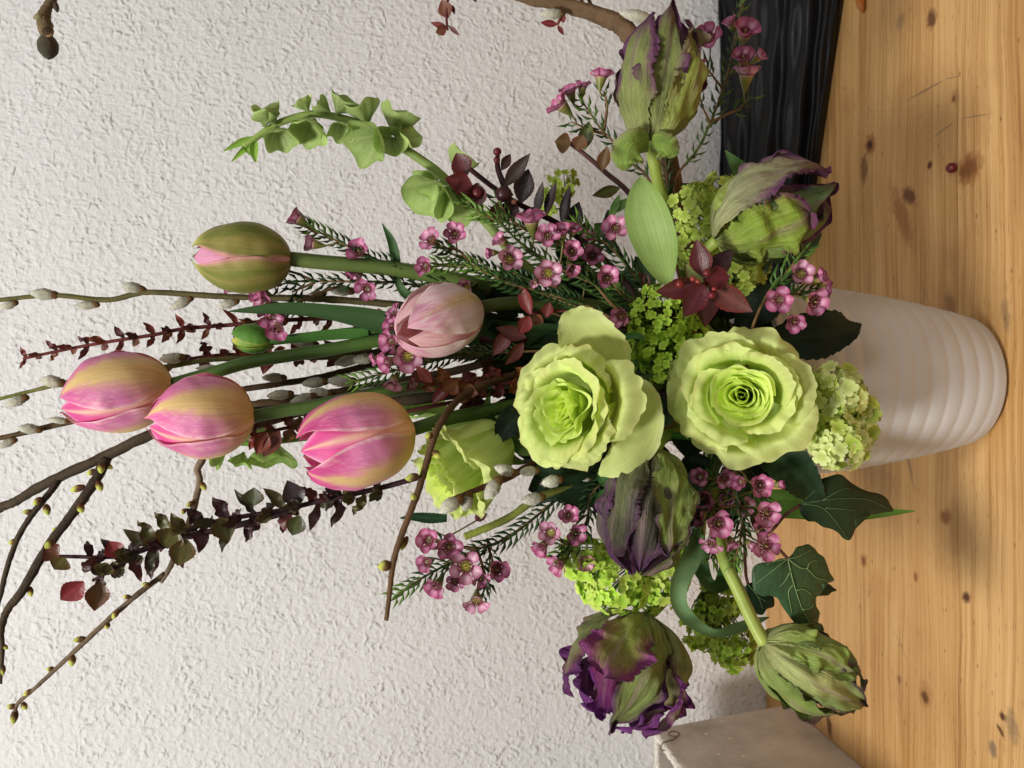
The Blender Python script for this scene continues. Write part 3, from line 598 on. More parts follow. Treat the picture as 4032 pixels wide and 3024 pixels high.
def waxflower(label, twigs, blossoms, needle=(0, 1), y=.55, grp='pink waxflower sprigs', r0=.0007, r1=.0013, tail=True, rad=50, dens=1.0, tipg=True, nl=.0122, ncol=(48, 74, 38)):
    """twigs: pixel polylines (tip first); blossoms (nx,ny[,depth,dx,dy,c,scale])"""
    def pt(q): return P(q[0], q[1], q[2] if len(q) > 2 else y)
    main = [pt(q) for q in twigs[0]]
    t = thing('waxflower_sprig', label, 'waxflower', main[-1], grp)
    allp = []; NV, NF, NC = [], [], []
    for i, tw in enumerate(twigs):
        pts = [pt(q) for q in tw]
        s = spline([tuple(p) for p in pts], 8); allp.append(s)
        if i == 0 and tail: pts = pts + vase_tail(pts[-1])
        tube('twig', pts, [r0 + (r1 - r0) * k2 / max(1, len(pts) - 1) for k2 in range(len(pts))], M_BARK, t, (120, 96, 60), (104, 78, 52), 6, 6)
        # needles in opposite pairs
        seg = np.linalg.norm(np.diff(s, axis=0), axis=1); cum = np.concatenate([[0], np.cumsum(seg)]); Lt = cum[-1]; d = Lt * needle[0]; kk = 0
        while d < Lt * needle[1]:
            p = np.array([np.interp(d, cum, s[:, a]) for a in range(3)]); j = min(np.searchsorted(cum, d), len(s) - 2); T = s[max(j - 1, 0)] - s[j + 1]; T /= np.linalg.norm(T)
            u = np.cross(T, [0, -1, .1]); u /= np.linalg.norm(u) + 1e-9; v = np.cross(T, u); ang = kk * 1.57 + rnd(-.3, .3)
            for sg in (0, math.pi):
                e = math.cos(ang + sg) * u + math.sin(ang + sg) * v; l = nl * rnd(.7, 1.15); tip = 1 - min(1, d / .03)
                q0 = p; q1 = p + (T * .55 + e * .75) * l * .5; q2 = p + (T * .8 + e * .62) * l
                dr = T * .8 + e * .65; side = np.cross(T, e); up = np.cross(side, dr); up *= l * .10 / (np.linalg.norm(up) + 1e-9); side = side * l * .10; b = len(NV)
                NV += [q0, q1 - side, q1 + up, q1 + side, q1 - up, q2]; NF += [(b, b + 1, b + 2), (b, b + 2, b + 3), (b, b + 3, b + 4), (b, b + 4, b + 1), (b + 5, b + 2, b + 1), (b + 5, b + 3, b + 2), (b + 5, b + 4, b + 3), (b + 5, b + 1, b + 4)]
                cn = mixc(ncol, (110, 146, 56), np.array(tip * .8 if tipg and i == 0 else 0)); NC += [cn * rnd(.8, 1.2)] * 6
            d += rnd(.0019, .0030) / dens; kk += 1
    if NV:
        o = mk('needles', NV, NF, M_DARKLEAF, t, np.clip(NC, 0, 255), np.zeros((len(NV), 3)), smooth=False); o['kind'] = 'stuff'
    A = np.vstack(allp)
    for bl in blossoms:
        nx, ny = bl[0], bl[1]; yb = bl[2] if len(bl) > 2 and bl[2] else y - .006
        p = P(nx, ny, yb); dx, dy, c = (bl[3], bl[4], bl[5]) if len(bl) > 5 else (rnd(-.5, .3), rnd(-.45, .45), .85); sc = (bl[6] if len(bl) > 6 else 1.0) * rnd(.86, 1.10) * rad * mpp(nx, yb)
        nn = ddir(dx, dy, c); M = frame(p, p + nn, rnd(0, 6)) @ Matrix.Diagonal((sc, sc, sc, 1))
        WP, WC, WS = WAXV[random.choice((0, 0, 0, 2, 2, 1))]; cp = inst('blossom', WC, M, t); ORG[cp.name] = p
        clo = bl[7] if len(bl) > 7 else rnd(-.12, .45)
        for j in range(5):
            o = bpy.data.objects.new('petal', WP); COL.objects.link(o); o.parent = cp
            o.matrix_local = Matrix.Rotation(j * 1.2566 + rnd(-.08, .08), 4, 'Z') @ Matrix.Translation((.38, 0, .1)) @ Matrix.Rotation(-clo - rnd(-.1, .25), 4, 'Y') @ Matrix.Rotation(rnd(-.2, .2), 4, 'X') @ Matrix.Diagonal((1, rnd(.85, 1.1), 1, 1)) @ Matrix.Translation((-.38, 0, -.1))
        o = bpy.data.objects.new('stamens', WS); COL.objects.link(o); o.parent = cp
        foot = M @ Vector((0, 0, -.9)); i = int(np.argmin(np.linalg.norm(A - np.array(foot), axis=1) + 0.25 * np.maximum(0, np.arange(len(A)) * 0)))
        q = Vector(A[min(i + 2, len(A) - 1)])
        tube('pedicel', [foot, (foot + q) / 2 - nn * .002, q], [.0007, .0006, .0007], M_STEM, t, (120, 122, 64), (110, 88, 56), 5, 4)
    return t
# ---- viburnum
def floret_mesh(name, c0, c1, flat=.25):
    V, Fc, C = [(0, 0, -.02)], [], [np.asarray(c0)]
    for k_ in range(5):
        a = k_ * 1.2566; b = len(V)
        for rr, w_, z in ((.26, .20, .02), (.56, .42, .10 * flat * 4), (.88, .38, .13 * flat * 4), (1.05, .14, .06 * flat * 4)):
            for sgn in (-1, 0, 1):
                x, y = rr, sgn * w_; V.append((x * math.cos(a) - y * math.sin(a), x * math.sin(a) + y * math.cos(a), z + (.08 if sgn else 0) * rr)); C.append(mixc(c0, c1, np.array(sst(.2, .8, rr))))
        Fc += [(0, b, b + 1), (0, b + 1, b + 2)]
        for r_ in range(3):
            for s_ in range(2): q = b + r_ * 3 + s_; Fc.append((q, q + 3, q + 4, q + 1))
    b = len(V); v, f = tube_geo([np.array([0, 0, -1.3]), np.array([.02, 0, -.6]), np.array([0, 0, -.02])], [.07, .07, .12], 5, False); V += v.tolist(); C += [np.asarray(c0) * .9] * len(v); Fc += [tuple(i + b for i in q) for q in f]
    return mesh_from(name, V, Fc, M_FLORET, np.array(C), np.zeros((len(V), 3)))
FL_A = floret_mesh('viburnum_floret', (168, 192, 74), (198, 214, 110)); FL_B = floret_mesh('viburnum_floret', (150, 190, 56), (184, 214, 84), .4); FL_C = floret_mesh('viburnum_floret', (182, 196, 110), (212, 222, 150)); FL_D = floret_mesh('viburnum_floret', (126, 148, 50), (158, 174, 70), .3)
def viburnum(label, clusters, n, fr, meshes, y, stempts, core=None, seed=3, squash=.8, stalkc=(122, 150, 56), shell=.72, aim=None):
    """clusters: (nx, ny, rx px, ry px, depth) lobes of one head"""
    rg = np.random.default_rng(seed); c0 = clusters[0]; cen = P(c0[0], c0[1], c0[4] if len(c0) > 4 else y)
    foot = P(*core) if core else cen - toward(cen) * .012
    t = thing('viburnum_head', label, 'viburnum', foot)
    stem(t, [foot] + [P(*q) for q in stempts], .0016, .0022, (116, 140, 60), (86, 104, 48))
    tot = sum(c[2] * c[3] for c in clusters); SV, SF = [], []
    for c in clusters:
        yc = c[4] if len(c) > 4 else y; ce = P(c[0], c[1], yc); sc = mpp(c[0], yc); m_ = max(4, int(n * c[2] * c[3] / tot))
        for i in range(m_):
            zc = 1 - 1.55 * (i + .5) / m_; rr = math.sqrt(max(0, 1 - zc * zc)); a = i * 2.39996 + rg.uniform(-.35, .35); k2 = rg.uniform(shell, 1.04)
            loc = CX * (rr * math.cos(a) * c[2] * sc * k2) - CY * (rr * math.sin(a) * c[3] * sc * k2) - VIEW * (zc * squash * min(c[2], c[3]) * sc * k2)
            p = ce + loc; nrm = (loc + Vector(rg.normal(0, .004, 3)) * 1.5 + (toward(p) * .006)).normalized()
            f = fr * sc * rg.uniform(.8, 1.2); inst('floret', meshes[rg.integers(len(meshes))], frame(p, p + nrm, rg.uniform(0, 6)) @ Matrix.Diagonal((f, f, f, 1)), t)
            if i % 3 == 0:
                q = p - nrm * f; mid_ = (q + foot) / 2 + (q - ce) * .25; v, g = tube_geo([np.array(foot), np.array(mid_), np.array(q)], [.0009, .0006, .0004], 4, False); b = len(SV); SV += v.tolist(); SF += [tuple(z + b for z in qq) for qq in g]
    o = mk('stalks', SV, SF, M_STEM, t, np.tile(stalkc, (len(SV), 1)), np.zeros((len(SV), 3))); o['kind'] = 'stuff'
    return t
# ---- woody branches
def catkin(t, nx, ny, y, l, w_, dx, dy, c=.1, col=(158, 156, 136), cap=True, colt=(198, 196, 180)):
    p = P(nx, ny, y); sc = mpp(nx, y); ax = ddir(dx, dy, c); M = frame(p - ax * l * sc * .5, p + ax * l * sc * .5, rnd(0, 6)); n, m = 16, 13; V, C = [], []
    for i in range(m + 1):
        q = i / m; r = w_ * .5 * sc * (math.sin(math.pi * min(1, q * .93 + .07)) ** .62) * (1.06 - .3 * q) * (1 if i < m else .02)
        for j in range(n):
            a = 6.2832 * j / n; rr = r * (1 + rnd(-.10, .10)); V.append((rr * math.cos(a), rr * math.sin(a), l * sc * q + rnd(-.02, .02) * l * sc)); C.append(mixc(col, colt or (214, 210, 196), np.array(sst(.2, 1, q) * .8)) * rnd(.9, 1.08))
    # soft hairs standing off the fur
    Fc = grid_faces(m + 1, n, True)
    for _ in range(90):
        i, j = random.randint(1, m - 1), random.randrange(n); b0 = np.array(V[i * n + j]); nr = np.array([b0[0], b0[1], 0]); nr /= np.linalg.norm(nr) + 1e-9
        e = b0 + (nr * .45 + np.array([0, 0, 1]) + RNG.normal(0, .3, 3)) * w_ * sc * .17; sd = np.cross(nr, [0, 0, 1]) * w_ * sc * .012; b = len(V); V += [b0 - sd, b0 + sd, e]; C += [np.asarray(col) * 1.05] * 2 + [(196, 194, 178)]; Fc.append((b, b + 1, b + 2))
    o = mk('catkin', xf(M, V), Fc, M_CAT, t, np.clip(C, 0, 255), np.zeros((len(V), 3)))
    if cap:
        V, Fc = blob(None, w_ * .34 * sc, w_ * .34 * sc, w_ * .42 * sc, M @ Matrix.Translation((0, 0, w_ * .08 * sc)), 10, 7, .04); mk('bud_scale', V, Fc, M_BARK, o, np.tile((98, 72, 40), (len(V), 1)), np.zeros((len(V), 3)))
    return o
def bud(t, nx, ny, y, l, w_, dx, dy, c=.1, c0=(92, 62, 38), c1=(176, 182, 84)):
    p = P(nx, ny, y); sc = mpp(nx, y); ax = ddir(dx, dy, c); M = frame(p - ax * l * sc * .5, p + ax * l * sc * .5, 0); n, m = 10, 8; V, C = [], []
    for i in range(m + 1):
        q = i / m; r = w_ * .5 * sc * np.interp(q, [0, .12, .35, .6, .85, 1], [.45, .7, 1, .95, .55, .03])
        for j in range(n):
            a = 6.2832 * j / n; V.append((r * math.cos(a) * (1 + .06 * math.sin(3 * a + q * 6)), r * math.sin(a), l * sc * q)); C.append(mixc(c0, c1, np.array(sst(.35, .7, q + .12 * math.sin(2 * a)))))
    return mk('bud', xf(M, V), grid_faces(m + 1, n, True), M_BARK, t, C, np.zeros((len(V), 3)))
def branch(name, label, cat, paths, grp=None, c0=(84, 66, 46), c1=(96, 78, 54), tail=True, name2='branch'):
    """paths: list of [(nx,ny,y,half width px)...], first is the main one, its last point leads into the vase"""
    m0 = [P(*q[:3]) for q in paths[0]]; t = thing(name, label, cat, m0[-1], grp)
    for i, pa in enumerate(paths):
        pts = [P(*q[:3]) for q in pa]; rad = [q[3] * mpp(q[0], q[2]) for q in pa]
        if i == 0 and tail: tl = vase_tail(pts[-1]); pts += tl; rad += [rad[-1]] * len(tl)
        tube(name2 if i == 0 else 'side_shoot', pts, rad, M_BARK, t, c0, c1, 9, 9, .10)
    return t
# ---- burgundy leaf sprigs
def rleaf(t, p, d, l, w_, col, edge=None, bend=.3, roll=None, mat=None, nrm=None, saw=.08):
    """small leaf from p along d; bends away from the stem tip"""
    d = d.normalized(); v = toward(p); sd = d.cross(v).normalized(); up = sd.cross(d)
    k_ = bend * l; a = rnd(-.3, .3)
    r = [(0, .12), (.18, .66), (.38, 1.0), (.58, .94), (.78, .60), (.92, .24), (1.0, .03)]
    rows = []
    for q, ww in r:
        c = p + d * (l * q) + up * (k_ * q * q * math.cos(a)) + sd * (k_ * .6 * q * q * math.sin(a)); rows.append(tuple(c) + (w_ * ww, roll if roll is not None else rnd(-.9, .9)))
    return blade('leaf', rows, t, col, mat or M_RED, edge, nt=42, ns=7, cup=rnd(.15, .5), saw=saw, sawn=10, px=False, pvein=.3)
def redsprig(label, stems_, cols, y=.58, ll=75, lw=24, step=62, start=.02, grp='burgundy leaf sprigs', sr=(5, 9), tail=True, stemc=((96, 44, 40), (74, 40, 38)), ang=1.0, extra=(), berries=(), seed=1, cat='leaf sprig', endf=1.0, name='burgundy_sprig'):
    random.seed(seed)
    m0 = [P(q[0], q[1], q[2] if len(q) > 2 else y) for q in stems_[0]]; t = thing(name, label, cat, m0[-1], grp)
    for i, sm_ in enumerate(stems_):
        pts = [P(q[0], q[1], q[2] if len(q) > 2 else y) for q in sm_]; sc = mpp(sm_[0][0], y)
        s = spline([tuple(p) for p in pts], 8)
        if i == 0 and tail: pts = pts + vase_tail(pts[-1])
        tube('stem', pts, [(sr[0] + (sr[1] - sr[0]) * k2 / (len(pts) - 1)) * sc for k2 in range(len(pts))], M_BARK, t, stemc[0], stemc[1], 7, 6)
        if ll <= 0: continue
        cum = np.concatenate([[0], np.cumsum(np.linalg.norm(np.diff(s, axis=0), axis=1))]); d = cum[-1] * start; kk = 0
        while d < cum[-1] * endf:
            p = Vector([np.interp(d, cum, s[:, a]) for a in range(3)]); j = min(int(np.searchsorted(cum, d)), len(s) - 2); T = Vector(s[max(j - 1, 0)] - s[j + 1]).normalized()
            u = T.cross(VIEW).normalized(); v = T.cross(u); a0 = (kk % 2) * 1.57 + rnd(-.5, .5); g = .65 + .35 * min(1, d / .05)
            for sg in (0, math.pi):
                e = u * math.cos(a0 + sg) + v * math.sin(a0 + sg); cc = np.array(random.choice(cols)) * rnd(.85, 1.12)
                rleaf(t, p, T * rnd(.3, .8) * ang + e * rnd(.7, 1), ll * sc * g * rnd(.75, 1.15), lw * sc * g * rnd(.8, 1.1), cc, cc * np.array([1.12, .8, .8]), bend=rnd(-.25, .45))
            d += step * sc * rnd(.8, 1.25); kk += 1
    for e in extra:   # explicit leaf: base px, tip px, half width px, colour, [depth, roll, depth of tip]
        ye = e[6] if len(e) > 6 else y; yt = e[8] if len(e) > 8 else ye; p0, p1 = P(e[0], e[1], ye), P(e[2], e[3], yt)
        rleaf(t, p0, p1 - p0, (p1 - p0).length, e[4] * mpp(e[0], ye), np.array(e[5]), np.array(e[5]) * np.array([1.15, .8, .8]), bend=rnd(-.1, .25), roll=e[7] if len(e) > 7 else rnd(-.4, .4))
    for (nx, ny, r_, yb, col) in berries:
        p = P(nx, ny, yb); rr = r_ * mpp(nx, yb); V, Fc = blob(p, rr, rr, rr * 1.05, None, 14, 11); b = mk('berry', V, Fc, M_RED, t, np.tile(col, (len(V), 1)), np.zeros((len(V), 3)))
    return t
# ---- bells of Ireland
def bell(t, nx, ny, y, l, dx, dy, c=.4, R_=None, col=(148, 180, 84), open_=1.0, name='calyx', roll=None):
    p = P(nx, ny, y); sc = mpp(nx, y); ax = ddir(dx, dy, c); M = frame(p, p + ax, roll if roll is not None else rnd(0, 6)); Lm = l * sc; R_ = (R_ or .62 * l) * sc
    nt, ns = 14, 40; tt = np.linspace(0, 1, nt); a = np.linspace(0, 2 * math.pi, ns, endpoint=False); tg, ag = np.meshgrid(tt, a, indexing='ij'); e1, e2 = rnd(0, 6), rnd(0, 6)
    r = R_ * (.10 + .9 * sst(-.05, 1.0, tg) ** .9 * open_); lobe = .10 * np.abs(np.cos(2.5 * ag)) ** 3
    z = Lm * (tg * (.86 + lobe * 1.4)); r = r * (1 + lobe * tg ** 3 + .10 * tg ** 2 * np.sin(2 * ag + e1) + .07 * tg ** 2 * np.sin(5 * ag + e2)); z = z + Lm * .10 * tg ** 2 * np.sin(3 * ag + e2)
    V = np.stack([r * np.cos(ag), r * np.sin(ag), z], -1).reshape(-1, 3); cc = mixc(np.asarray(col) * .92, np.asarray(col) * 1.12, sst(.2, 1, tg)); cc = mixc(cc, (188, 204, 132), .45 * np.exp(-((np.cos(5 * ag) - 1) / .2) ** 2))
    return mk(name, xf(M, V), grid_faces(nt, ns, True), M_BELL, t, cc, np.stack([ag / 3.14, tg, tg * 0], -1).reshape(-1, 3))
# ------------------------------------------------------------------ the bouquet
G1, G2, G3 = (64, 96, 44), (88, 122, 56), (42, 66, 34)
DG = (30, 48, 26)
# pink and gold tulips
tulip('tallest pink and gold tulip, with a small red fleck on its gold petal', (682, 1512, .605), (238, 1592, .600), 160 * mpp(450, .6), math.radians(38), [(850, 1464, .607), (1001, 1423, .607), (1303, 1375, .607), (1544, 1333, .607), (1900, 1290, .605), (2400, 1380, .61)], leaves=(), cout=lambda t, s: col_outer(t, s, w=.50, hot=.5), sc=(66, 96, 38), opening=-.03)
tulip('pink and gold tulip overlapping the flecked tulip, its tip nearly closed', (1003, 1640, .575), (578, 1652, .566), 166 * mpp(780, .57), math.radians(26), [(1120, 1617, .578), (1242, 1598, .58), (1544, 1538, .585), (1688, 1518, .585), (2100, 1500, .59), (2500, 1480, .60)], cout=lambda t, s: col_outer(t, s, w=.46, hot=.6), opening=-.05, sc=(70, 92, 40))
tulip('hot pink and gold tulip with split petals directly above the side-facing rose', (1632, 1690, .535), (1168, 1788, .522), 186 * mpp(1400, .53), math.radians(66), [(1760, 1650, .545), (1900, 1622, .56), (2200, 1560, .58), (2500, 1500, .60)], cout=lambda t, s: col_outer(t, s, w=.40, hot=.95), opening=.03, sc=(64, 92, 38), amax=.98)
tulip('pale pink double tulip bud turned to the viewer with white blotched petals', (1868, 1214, .570), (1566, 1325, .522), 146 * mpp(1720, .545), math.radians(25), [(2000, 1195, .578), (2200, 1190, .585), (2500, 1230, .595)], cout=lambda t, s: mixc(mixc(mixc((226, 204, 150), (240, 216, 214), sst(.15, .5, np.abs(s) + .35 * t)), (206, 96, 150), np.clip(.75 * sst(.4, 1, t) * (.5 + .9 * feather(t, s, 4)), 0, 1)), (240, 222, 214), .6 * sst(.7, 1, np.abs(s))), cin=lambda t, s: mixc((236, 206, 190), (214, 140, 172), np.clip(.4 + .5 * feather(t, s, 9), 0, 1)), opening=-.10, sc=(84, 92, 50), sr=.005)
tulip('plump olive green tulip bud flushed pink between its petals', (1150, 1020, .590), (755, 1012, .586), 140 * mpp(950, .59), math.radians(60), [(1290, 1035, .592), (1544, 1058, .595), (1845, 1112, .597), (2200, 1190, .60), (2550, 1300, .605)], cin=lambda t, s: mixc((226, 182, 176), (218, 150, 178), sst(.2, .7, t)), cout=lambda t, s: mixc(mixc(mixc((118, 126, 56), (160, 146, 84), np.clip(.4 + .35 * np.sin(s * 9 + 1.2 * vnoise(s * 4, t * 3, 3)) + .3 * feather(t, s, 6), 0, 1)), (222, 152, 160), sst(.86, 1.04, np.abs(s) + .10 * t) * .8), (196, 196, 104), .8 * sst(.82, 1, t)), amax=1.10, opening=-.04, sc=(84, 98, 48), sr=.0056)
tulip('small tight green tulip bud with yellow petal edges', (1078, 1342, .612), (908, 1326, .610), 60 * mpp(980, .61), math.radians(30), [(1180, 1330, .612), (1303, 1316, .612), (1453, 1303, .612), (1800, 1290, .61), (2300, 1320, .61)], cin=lambda t, s: mixc((120, 152, 60), (190, 180, 80), sst(.7, 1, t)), cout=lambda t, s: mixc(mixc((78, 122, 46), (96, 144, 58), np.abs(s)), (186, 176, 84), sst(.86, 1, np.abs(s)) * .8), amax=1.0, sr=.0036, sc=(66, 104, 44),
      leaves=([[(1450, 1312, .607, 20), (1300, 1318, .607, 21), (1150, 1335, .606, 15), (1018, 1350, .605, 2)], (66, 112, 46)],))
# tulip leaves as cut leaf stalks
def leafthing(label, rows, col, cup=.3, edge=None, mat=None, grp=None, wave=0.0, tail=True, name='tulip_leaf', ns=11, **kw):
    p = P(*rows[0][:3]); t = thing(name, label, 'leaf', p, grp)
    blade('leaf_blade', rows, t, col, mat or M_LEAF, edge, nt=70, cup=cup, ns=ns, wave=wave, **kw)
    if tail: tl = vase_tail(p); tube('leaf_base', [p] + tl, [.0022, .003, .003], M_STEM, t, col, col, 6, 5)
    return t
leafthing('long dark green tulip leaf lying along the stems above the green bud', [(2300, 1330, .60, 46), (1900, 1310, .598, 52), (1620, 1292, .594, 50, .1), (1450, 1252, .592, 44, .25), (1300, 1225, .59, 33, .4), (1150, 1212, .588, 26, .3), (1020, 1218, .586, 17, .1), (900, 1226, .585, 2)], (54, 82, 44), .35)
leafthing('slim tulip leaf crooked like a hook behind the olive bud stem', [(2150, 1210, .605, 30), (1850, 1190, .603, 34), (1700, 1178, .60, 30), (1610, 1165, .598, 20), (1568, 1105, .598, 16, .5), (1560, 1030, .597, 19, .2), (1543, 955, .596, 17), (1505, 880, .595, 2)], (52, 82, 42), .4)
leafthing('broad pale green tulip leaf with fine grooves beside the waxflowers', [(2625, 1115, .522, 22), (2600, 1020, .512, 66), (2575, 930, .506, 88, .1), (2545, 830, .506, 84, .2), (2528, 750, .510, 48, .2), (2524, 694, .515, 3)], (134, 158, 88), .30, edge=(120, 146, 76))
leafthing('pointed blue-green leaf with a hooked notch in front of the black cloth', [(2960, 800, .575, 40), (2985, 740, .572, 56, .3), (2950, 690, .57, 46, .5), (2905, 650, .57, 30, .4), (2855, 592, .57, 2)], (88, 124, 72), .35)
leafthing('dark tulip leaf lying flat behind the viburnum and parrot tulip stem', [(2560, 800, .60, 40), (2660, 770, .60, 44), (2760, 760, .60, 34), (2860, 770, .60, 10)], (44, 74, 48), .2)
leafthing('rounded dull green leaf under the parrot tulip that points at the cloth', [(3040, 1010, .535, 30), (3110, 985, .53, 44), (3180, 955, .53, 40), (3232, 915, .53, 8)], (66, 92, 62), .1, mat=M_DARKLEAF)
leafthing('long green tulip leaf behind the dark ivy leaf, its tip over the table', [(2860, 1985, .565, 40), (2980, 1985, .555, 52), (3120, 1985, .55, 56), (3300, 2010, .548, 42), (3450, 2018, .546, 22), (3602, 2012, .545, 2)], (84, 122, 50), .25)
leafthing('curling grey-green tulip leaf looped below the spent parrot tulip', [(2740, 2120, .535, 34), (2715, 2200, .522, 40, .3), (2672, 2300, .518, 34, .2), (2680, 2390, .518, 30, .0), (2745, 2458, .519, 24, -.3), (2820, 2492, .523, 16, -.2), (2900, 2478, .53, 22, .5), (2965, 2452, .535, 17, .4), (3028, 2430, .54, 2)], (98, 128, 82), .45)
leafthing('dark green tulip leaf folded into a U between the viburnum and the bent stem', [(2735, 2080, .545, 30), (2740, 2180, .54, 40, .2), (2775, 2280, .54, 28, .4), (2815, 2318, .543, 24, .5), (2860, 2290, .548, 40, .5), (2882, 2210, .553, 36, .3), (2880, 2150, .556, 12)], (62, 96, 52), .4)
# ------------------------------------------------------------------ roses
RL = lambda rows: (rows, (34, 54, 30))
rose('lime green rose with a tight spiral heart, turned straight to the viewer above the vase', (2935, 1552, .525), (2912, 1560, .462), .0480, .056, .6, [(3010, 1520, .56)], n=34, seed=5, openness=1.0, mess=1.8,
     leaves=(([(3000, 1380, .525, 20), (3120, 1330, .515, 88, -.3), (3250, 1310, .51, 100, -.2), (3340, 1300, .51, 50, 0), (3392, 1276, .512, 3)], (22, 34, 20)), ([(2980, 1760, .53, 20), (3060, 1800, .51, 80, .2), (3140, 1870, .505, 84, .2), (3210, 1950, .507, 40), (3250, 1995, .51, 3)], (28, 52, 28)),
             ([(2900, 1300, .55, 20), (2980, 1220, .54, 70), (3060, 1160, .535, 60), (3110, 1100, .535, 4)], (24, 40, 24))))
rose('lime green rose with a creamy yellow heart, leaning back in the middle of the bouquet', (2340, 1575, .532), (2130, 1640, .468), .0450, .060, 1.7, [(2560, 1530, .57), (2700, 1500, .60)], n=32, seed=14, openness=.9, mess=3.2, big=(([(2400, 1500, .53, 60), (2370, 1400, .507, 120, .2), (2300, 1310, .497, 116, .15), (2255, 1250, .497, 70), (2240, 1222, .50, 14)], .25), ([(2440, 1500, .53, 30), (2520, 1560, .505, 66, -.25), (2530, 1680, .492, 84, -.2), (2470, 1790, .487, 80), (2390, 1850, .492, 40), (2360, 1872, .496, 8)], -.25)),
     leaves=(([(2330, 1800, .535, 30), (2250, 1850, .53, 62), (2160, 1850, .53, 50), (2060, 1810, .532, 4)], (26, 44, 26)), ([(2120, 1560, .545, 30), (2040, 1640, .54, 60), (1990, 1690, .54, 50), (1960, 1750, .54, 3)], (20, 34, 20)), ([(2400, 1900, .54, 30), (2300, 1915, .535, 66), (2180, 1925, .535, 56), (2090, 1990, .54, 4)], (24, 42, 26))))
rose('lime green rose turned sideways behind the bare twig, its smooth outer petals in view', (1990, 1715, .565), (1700, 1935, .534), .0440, .066, .3, [(2080, 1690, .585), (2350, 1580, .60)], n=28, seed=23, openness=.45, mess=2.5,
     leaves=(([(1760, 2040, .56, 16), (1690, 2040, .56, 22), (1630, 2035, .56, 16), (1575, 2040, .56, 2)], (30, 56, 34)),))
# ------------------------------------------------------------------ parrot tulips
V_ = dict
parrot('green parrot tulip streaked mauve, pointing at the dark twig beside the black cloth', (2560, 560, .535), (2640, 40, .530), 165 * mpp(2600, .53), 0.0, [(2585, 690, .545), (2620, 830, .56), (2680, 1050, .585)],
       [V_(phi=2.6, amax=1.0), V_(phi=-2.4, amax=1.0), V_(phi=1.5, rs=.95, amax=.9, tmax=.94), V_(phi=.05, rs=.86, amax=.8, tmax=1.05), V_(phi=-.85, rs=1.02, amax=.92, tmax=.93, ruffle=.05, wob=.03), V_(phi=.95, rs=1.0, amax=.8, tmax=.82, ruffle=.14, c=pcol((168, 182, 84), (150, 140, 90), (120, 90, 90), .2))], pcol((138, 150, 82), (126, 104, 100), (118, 56, 108), .6, .6))
par1 = [o for o in COL.objects if o.name.startswith('parrot_tulip')][-1]
for rows in ([(2556, 552, .522, 44, .3), (2510, 566, .514, 66, .2), (2478, 600, .511, 74), (2464, 640, .512, 62, -.1), (2470, 668, .516, 22)], [(2566, 556, .522, 40, -.3), (2610, 572, .514, 56, .1), (2640, 596, .513, 52, .2), (2648, 622, .516, 18)]):
    blade('petal', rows, par1, (150, 180, 82), M_PARROT, (170, 172, 116), nt=70, cup=-.35, wave=.30, ns=17, saw=.10, sawn=8)
parrot('green parrot tulip with feathered purple edges above the burgundy leaf rosette', (2815, 950, .522), (3262, 715, .508), 190 * mpp(3040, .51), .25, [(2760, 1010, .535), (2740, 1120, .555), (2800, 1250, .585)],
       [V_(phi=2.8, amax=1.0), V_(phi=-2.1, amax=.9, rs=1.0), V_(phi=1.7, rs=.95, amax=.9), V_(phi=-1.15, rs=1.06, amax=.70, tmax=1.04, ruffle=.06, c=pcol((176, 178, 130), (140, 120, 110), (128, 60, 122), .6, .45)), V_(phi=.1, rs=.82, amax=.8, tmax=1.0, c=pcol((120, 148, 96), (96, 120, 80), (110, 50, 100), .45)), V_(phi=.95, rs=.95, amax=.75, tmax=.9, c=pcol((128, 150, 74), (110, 130, 78), (120, 60, 110), .45)), V_(phi=.12, rs=1.06, amax=.92, tmax=.62, tipp=5.0, fringe=.4, ruffle=.14, c=pcol((142, 168, 58), (150, 160, 74), (120, 52, 96), .45, .9))], pcol((146, 170, 66), (130, 124, 96), (122, 52, 118), .6))
parrot('drooping parrot tulip bud of dusky purple and green beside the middle rose', (2572, 1768, .510), (2512, 2262, .498), 190 * mpp(2530, .5), 0.0, [(2610, 1720, .53), (2690, 1660, .56), (2780, 1580, .59)],
       [V_(phi=2.7, amax=1.0), V_(phi=-2.5, amax=1.0), V_(phi=1.5, rs=.98, amax=.9, c=pcol((108, 110, 78), (98, 76, 88), (100, 50, 104), .6, .4)), V_(phi=-1.55, rs=1.0, amax=.8, c=pcol((126, 148, 62), (112, 120, 64), (150, 130, 110), .45)), V_(phi=-.05, rs=.88, amax=.9, c=pcol((92, 90, 66), (80, 58, 72), (92, 44, 96), .6, .35)), V_(phi=.62, rs=1.04, amax=.66, tmax=.88, ruffle=.05, mid=.12, c=pcol((104, 110, 72), (92, 80, 80), (106, 56, 106), .45, .45)), V_(phi=-.62, rs=1.05, amax=.62, tmax=.80, ruffle=.12, fringe=.3, mid=.10, c=pcol((132, 156, 66), (118, 128, 70), (112, 70, 110), .45, .6))], pcol((104, 106, 72), (96, 76, 84), (104, 48, 106), .6, .4), sc=(120, 146, 60), sr=.005)
